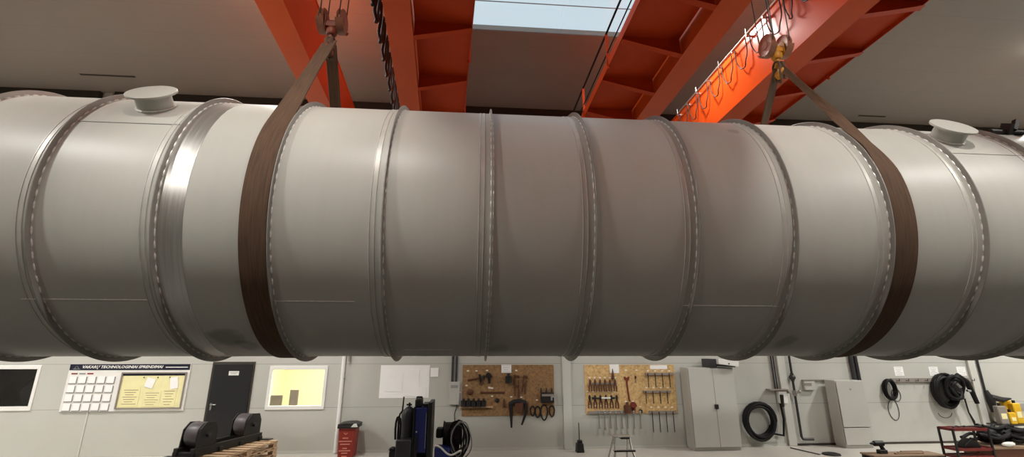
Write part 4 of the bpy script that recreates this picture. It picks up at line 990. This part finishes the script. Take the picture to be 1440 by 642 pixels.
build('feeder_handle', MB().tube([(mx(582.5), mY+.18, mz(561)), (mx(583), mY+.18, mz(559)), (mx(590), mY+.18, mz(559)), (mx(591), mY+.18, mz(561))], .018, 8), M['toolblack'], hdm)
build('rear_panel', MB().mm((mx(558.5), mY+.46, .2), (mx(601), mY+.60, mz(579))), M['darkgrey'], wm, bev=.06)
build('upper_crossbar', MB().mm((mx(592.5), mY+.05, mz(572)), (mx(601), mY+.5, mz(568))), M['toolblack'], wm)
gc = Vector((mx(571.5), mY+.32, .20)); 
gb = build('gas_bottle', MB().lathe(gc, (0,0,1), [(0,0),(0,.15),(.86,.15),(.95,.135),(1.02,.09),(1.06,.03),(1.06,0)], 28), M['darkgrey'], wm)
build('bottle_valve', MB().cyl(gc+Vector((0,0,1.06)), gc+Vector((0,0,1.13)), .022).cyl(gc+Vector((-.06,0,1.09)), gc+Vector((.05,0,1.09)), .018), M['toolblack'], gb)
build('control_box', MB().mm((mx(558.5), mY-.10, .24), (mx(580), mY+.19, mz(617))), M['darkgrey'], wm, bev=.02)
build('torch_hanger', MB().tube([(mx(559.5), mY+.1, .3), (mx(559), mY+.1, mz(590)), (mx(560.5), mY+.1, mz(582)), (mx(563.5), mY+.12, mz(578)), (mx(564.5), mY+.12, mz(558))], [.02,.02,.018,.018,.014], 8), M['toolblack'], wm)
build('torch_cable', MB().tube([(mx(559), mY+.0, .35)]+[(mx(559.5)+.05*math.sin(t*2), mY+.02, .35+.75*math.sin(t)) for t in [.3*k for k in range(1, 10)]], .022, 8), M['blackrub'], wm)
build('indicator_lamp', MB().cyl((mx(586), mY-.02, mz(606.5)), (mx(586), mY-.032, mz(606.5)), .014, n=12), M['white'], wm)
build('blue_latch', MB().mm((mx(583.5), mY-.05, .3), (mx(588), mY-.025, mz(612))), M['toolblack'], wm)
build('chrome_strip', MB().mm((mx(598.5), mY-.026, .5), (mx(599.3), mY-.021, mz(580))), M['print'], wm)
sm2 = MB().ball((mx(551.5, 636), mY+.1, mz(634)), .085, (1,.8,1)).box((mx(551.5, 640), mY+.1, mz(640)-.15), (.12, .2, .36)); 
sm2.v = [Vector((p.x, p.y, max(p.z, 0))) for p in sm2.v]
sm3 = MB().box((mx(551.5, 640), mY+.1, mz(634)/2), (.13, .22, mz(634))); sm3.ball((mx(551.5, 634), mY+.1, mz(633)), .08, (1,1,.8)); sm3.cyl((mx(550, 632), mY+.0, mz(632)), (mx(548, 630), mY-.03, mz(630)), .025)
tag(build('foot_pump', sm3, M['toolblack'], bev=.01), 'short dark machine standing just left of the welding machine', 'machine')
# cable winder
ku = thing('wire_feed_unit', (mx(635), mY+.4, 0), 'black cable winder with white and black cable loops right of the welding machine', 'machine')
build('drum', MB().lathe((mx(622), mY+.5, mz(615)), (1,0,0), [(0,0),(0,.24),(.02,.25),(.04,.22),(.36,.22),(.38,.25),(.40,.24),(.40,0)], 32), M['toolblack'], ku)
build('hub_guard', MB().mm((mx(612), mY+.3, mz(620)), (mx(622), mY+.6, mz(606))), M['toolblack'], ku, bev=.03)
build('base_box', MB().mm((mx(612), mY-.02, .04), (mx(633), mY+.40, mz(630))), M['blue'], ku, bev=.02)
build('support', MB().mm((mx(622), mY+.42, 0), (mx(646), mY+.62, mz(620))), M['toolblack'], ku)
rnd = random.Random(4)
for k in range(13):
    cx = mx(641+rnd.random()*9, 615); w = .10+.12*rnd.random(); h = .26+.12*rnd.random(); zc = mz(617+rnd.random()*6); yy = mY+.12+.3*rnd.random()
    pts = [(cx+w*math.cos(t)+.02*math.sin(3*t+k), yy+.05*math.sin(t+k), max(.03, zc+h*math.sin(t))) for t in [2*PI*i/26 for i in range(26)]]
    build('cable_loop', MB().tube(pts, .013, 7, closed=True), M['print'] if k in (3, 8, 11) else M['blackrub'], ku)
wq = MB().tube([(mx(613)+(mx(650)-mx(613))*t, mY-.06, mz(630)+.06*math.sin(6.5*t+1)-.10*t) for t in [i/24 for i in range(25)]], .018, 8)
build('white_cable', wq, M['white'], ku)
# slim black stand by the column
a = aty(817, 632, 12.45)
fs = thing('floor_stand', (a.x, 12.6, 0), 'slim black rod on a small black base at the foot of the column', 'stand')
build('base', taper(a.x-.08, a.x+.08, 12.5, 12.68, .0, .2, 1.2), M['toolblack'], fs, bev=.01)
build('rod', MB().tube([(a.x, 12.6, .2), (a.x, 12.6, .66)], .012, 8), M['toolblack'], fs); build('cap', MB().box((a.x+.01, 12.6, .23), (.12,.1,.08)), M['toolblack'], fs, bev=.02)
# step ladder
lY = 11.2; 
def lx(px, py): return aty(px, py, lY).x
zt4 = aty(880, 614, lY).z
sl = thing('step_ladder', (lx(876, 640), lY+.2, 0), 'aluminium step ladder with a black top step below the right tool board', 'ladder')
xa, xb = lx(865, 614), lx(886, 614)
for s, xx in ((-1, xa), (1, xb)):
    build('front_rail', MB().tube([(xx, lY+.06, zt4), (xx+s*.02-.0, lY-.02, zt4*.5), (xx+s*.10, lY-.14, 0.0)], .024, 8), M['galv'], sl)
    build('rear_rail', MB().tube([(xx-s*.01, lY+.14, zt4), (xx+s*.05, lY+.5, 0.0)], .02, 8), M['galv'], sl)
tpq = build('top_step', MB().mm((xa-.03, lY-.02, zt4-.01), (xb+.03, lY+.22, zt4+.025)), M['galv'], sl, bev=.01)
build('grip', MB().mm((xa+.12, lY-.03, zt4-.04), (xb-.02, lY+.23, zt4+.0)), M['toolblack'], sl, bev=.01)
for zz in (.52, .24):
    zz *= zt4; t = 1-zz/zt4; build('step', MB().mm((xa-.02-.08*t, lY-.16*t-.02, zz-.012), (xb+.02+.08*t, lY-.16*t+.10, zz+.012)), M['galv'], sl)
    build('step_edge', MB().mm((xa-.03-.08*t, lY-.16*t-.035, zz-.02), (xb+.03+.08*t, lY-.16*t-.018, zz+.014)), M['toolblack'], sl)
build('brace', MB().tube([(xa, lY+.03, zt4*.75), (xa, lY+.24, zt4*.72)], .008, 6).tube([(xb, lY+.03, zt4*.75), (xb, lY+.24, zt4*.72)], .008, 6), M['galv'], sl)
# chain on the floor and black disc
a = atz(1113, 630, 0); b_ = atz(1152, 639, 0); cm = MB()
for k in range(26):
    t = k/25; c = a.lerp(b_, t)+Vector((0, 0, .012)); d = (b_-a).normalized()
    ring = [c+d*.035*math.cos(u)+(Vector((-d.y, d.x, 0)) if k % 2 else Vector((0,0,.4)))*.018*math.sin(u) for u in [2*PI*i/10 for i in range(10)]]; cm.tube(ring, .006, 6, closed=True)
tag(build('chain', cm, M['darkgrey']), 'thin dark chain lying on the floor below the valve pipe', 'chain')
c = atz(1169, 637.5, .02)
tag(build('rubber_disc', MB().lathe((c.x, c.y, 0), (0,0,1), [(0,0),(0,.20),(.03,.19),(.05,.10),(.05,0)], 32), M['toolblack']), 'flat black disc lying on the floor below the plain cabinet', 'disc')
# workbench with drill
tY = 9.75
A = aty(1230, 640.5, tY); B = aty(1329, 640.5, tY); tz = A.z; B.z = tz
wbn = thing('low_bench', ((A.x+B.x)/2, tY+.2, 0), 'low wooden bench with a dark frame at the bottom right edge', 'bench')
build('bench_top', MB().mm((A.x, tY, tz-.03), (B.x, tY+.38, tz)), M['bench'], wbn, bev=.004)
build('frame', MB().mm((A.x+.03, tY+.01, tz-.11), (B.x-.03, tY+.05, tz-.03)).mm((A.x+.03, tY+.32, tz-.11), (B.x-.03, tY+.36, tz-.03)), M['toolblack'], wbn)
for xx in (A.x+.06, A.x+.42, B.x-.4, B.x-.06):
    for yy in (tY+.03, tY+.34): build('leg', MB().mm((xx-.035, yy-.03, 0), (xx+.035, yy+.03, tz-.03)), M['toolblack'], wbn)
q = MB()
for k in range(3): q.mm((A.x+.55+.15*k, tY+.10+.09*k, tz+.001), (B.x-.35+.08*k, tY+.15+.09*k, tz+.022))
tag(build('wood_strip', q, M['bench']), 'thin wooden strips lying on the low bench', 'wood', kind='stuff')
D = aty(1241, 637.5, tY+.2); D.z = tz
dr = thing('cordless_drill', D, 'black cordless drill standing on the low bench', 'drill')
zz = aty(1238, 620.5, tY+.2).z-tz
build('battery', MB().mm(D+Vector((-.09,-.05,.0005)), D+Vector((.09,.05,.075))), M['toolblack'], dr, bev=.012)
build('grip', MB().tube([D+Vector((.04,0,.06)), D+Vector((.01,0,zz*.55)), D+Vector((-.02,0,zz*.85))], [.045,.036,.042], 10), M['toolblack'], dr)
build('body', MB().cyl(D+Vector((.05,0,zz*.86)), D+Vector((-.14,0,zz*.86)), .052).cyl(D+Vector((-.14,0,zz*.86)), D+Vector((-.22,0,zz*.86)), .03, .018), M['toolblack'], dr)
# red cart
cY = 10.6
def qx(px, py): return aty(px, py, cY).x
ct = thing('shelf_cart', (qx(1360, 620), cY+.3, 0), 'red two tier shelf cart with dark legs at the lower right', 'cart')
zt5 = aty(1365, 603, cY).z; zm = aty(1370, 631, cY).z; L0, L1 = qx(1341, 610), qx(1391, 610)
for z, nm in ((zt5, 'top_shelf'), (zm, 'lower_shelf'), (.14, 'bottom_shelf')):
    sh = MB().mm((L0, cY, z-.012), (L1, cY+.34, z)); 
    for y in (cY, cY+.34): sh.mm((L0, y-.01, z-.035), (L1, y+.01, z+.02))
    for x in (L0, L1): sh.mm((x-.01, cY, z-.035), (x+.01, cY+.34, z+.02))
    build(nm, sh, M['red'], ct)
for x in (L0, L1):
    for y in (cY, cY+.34): build('leg', MB().mm((x-.018, y-.018, .06), (x+.018, y+.018, zt5+.01)), M['toolblack'], ct); 
for x in (L0, L1):
    for y in (cY, cY+.34): build('castor', MB().cyl((x-.018, y, .032), (x+.018, y, .032), .032, n=14), M['blackrub'], ct)
q = MB(); rnd = random.Random(2)
for k in range(4):
    x = L0+.1+k*.17; tag(build('steel_rod', MB().tube([(x, cY+.08+.03*k, zt5+.035), (x+.30, cY+.27-.03*k, zt5+.035)], .014, 8), M['toolblack']), 'dark steel rod lying on the top shelf of the red cart', 'rod', 'rods on the red cart')
hq = MB().prism([(L0+.30, cY+.1, zm+.002), (L0+.72, cY+.1, zm+.002), (L0+.66, cY+.1, zm+.12), (L0+.50, cY+.1, zm+.20), (L0+.34, cY+.1, zm+.09)], (0, .2, 0))
tag(build('toolbox', hq, M['toolblack'], bev=.02), 'dark rounded toolbox on the lower shelf of the red cart', 'box')
# right hand bench with cables and yellow bottles
gY = 10.75
ba = aty(1397, 628, gY); bz = ba.z
bn = thing('side_bench', (ba.x+1.0, gY+.4, 0), 'dark brown bench under the black cable heap in the lower right corner', 'bench')
build('bench_top', MB().mm((ba.x, gY, bz-.05), (ba.x+2.4, gY+.8, bz)), M['bench'], bn)
build('bench_front', MB().mm((ba.x+.04, gY+.03, .0), (ba.x+2.36, gY+.77, bz-.05)), M['toolbrown'], bn)
hp = MB(); rnd = random.Random(11)
for k in range(16):
    cx = ba.x+.15+rnd.random()*1.0; zc = bz+.05+.022*k; L = .35+.5*rnd.random(); yy = gY+.05+rnd.random()*.5
    hp.tube([(cx+L*(t-.5), yy+.05*math.sin(5*t+k), zc+.035*math.sin(7*t+k)) for t in [i/10 for i in range(11)]], .035, 8)
for k in range(7):
    cx = ba.x+.25+rnd.random()*.8; hp.ball((cx, gY+.3, bz+.14+.05*(k%3)), .17, (1.2,1,.75))
tag(build('cable_heap', hp, M['blackrub']), 'heap of black cables lying on the bench in the lower right corner', 'cables', kind='stuff')
bag = MB(); c = aty(1421, 625, gY-.02); bag.ball((c.x, gY+.02, bz+.05), .10, (1.7,.5,.5)); tag(build('plastic_bag', bag, M['white']), 'crumpled white bag at the front of the black cable heap', 'bag')
def bottle(px, pw, py0, py1, m, label, y, cap):
    X = aty(px, (py0+py1)/2, y).x; zb, zt_ = aty(px, py1, y).z, aty(px, py0, y).z; w = pw*.0175/2
    h = zt_-zb; r = thing('canister', (X, y, zb), label, 'canister')
    build('canister_body', MB().mm((X-w, y-.08, zb), (X+w, y+.08, zb+h*.85)), m, r, bev=.03)
    build('cap', MB().cyl((X, y, zb+h*.84), (X, y, zb+h), .035), cap, r)
sb_ = aty(1400, 596, 12.6)
sh = MB().mm((aty(1402, 596, 12.6).x, 12.45, aty(1415, 597, 12.45).z-.03), (aty(1450, 596, 12.6).x, WY-.0, aty(1415, 597, 12.45).z))
so = tag(build('wall_shelf', sh, M['darkgrey']), 'narrow shelf carrying the yellow canisters beside the right hand column', 'shelf')
shz = aty(1415, 597, 12.45).z
def can(px, w, h, m, label, y, z0=None, capm='toolblack'):
    X = aty(px, 590, y).x; zb = shz if z0 is None else z0
    r = thing('canister', (X, y, zb), label, 'canister')
    build('canister_body', MB().mm((X-w/2, y-.07, zb), (X+w/2, y+.07, zb+h)), M[m], r, bev=.025)
    build('cap', MB().cyl((X, y, zb+h), (X, y, zb+h+.07), .035), M[capm], r)
    build('canister_label', MB().mm((X-w*.3, y-.074, zb+h*.3), (X+w*.3, y-.0705, zb+h*.6)), M['ypaper'], r)
can(1410, .26, .46, 'greybox', 'dull yellow grey canister at the left end of the narrow shelf', 12.58)
can(1422.5, .20, .30, 'ybox', 'low yellow canister in the middle of the narrow shelf', 12.56)
can(1432, .22, .52, 'ybox', 'tall bright yellow canister at the right of the narrow shelf', 12.64)
can(1420, .24, .58, 'ybox', 'tall yellow canister standing behind the low one on the narrow shelf', 12.80)
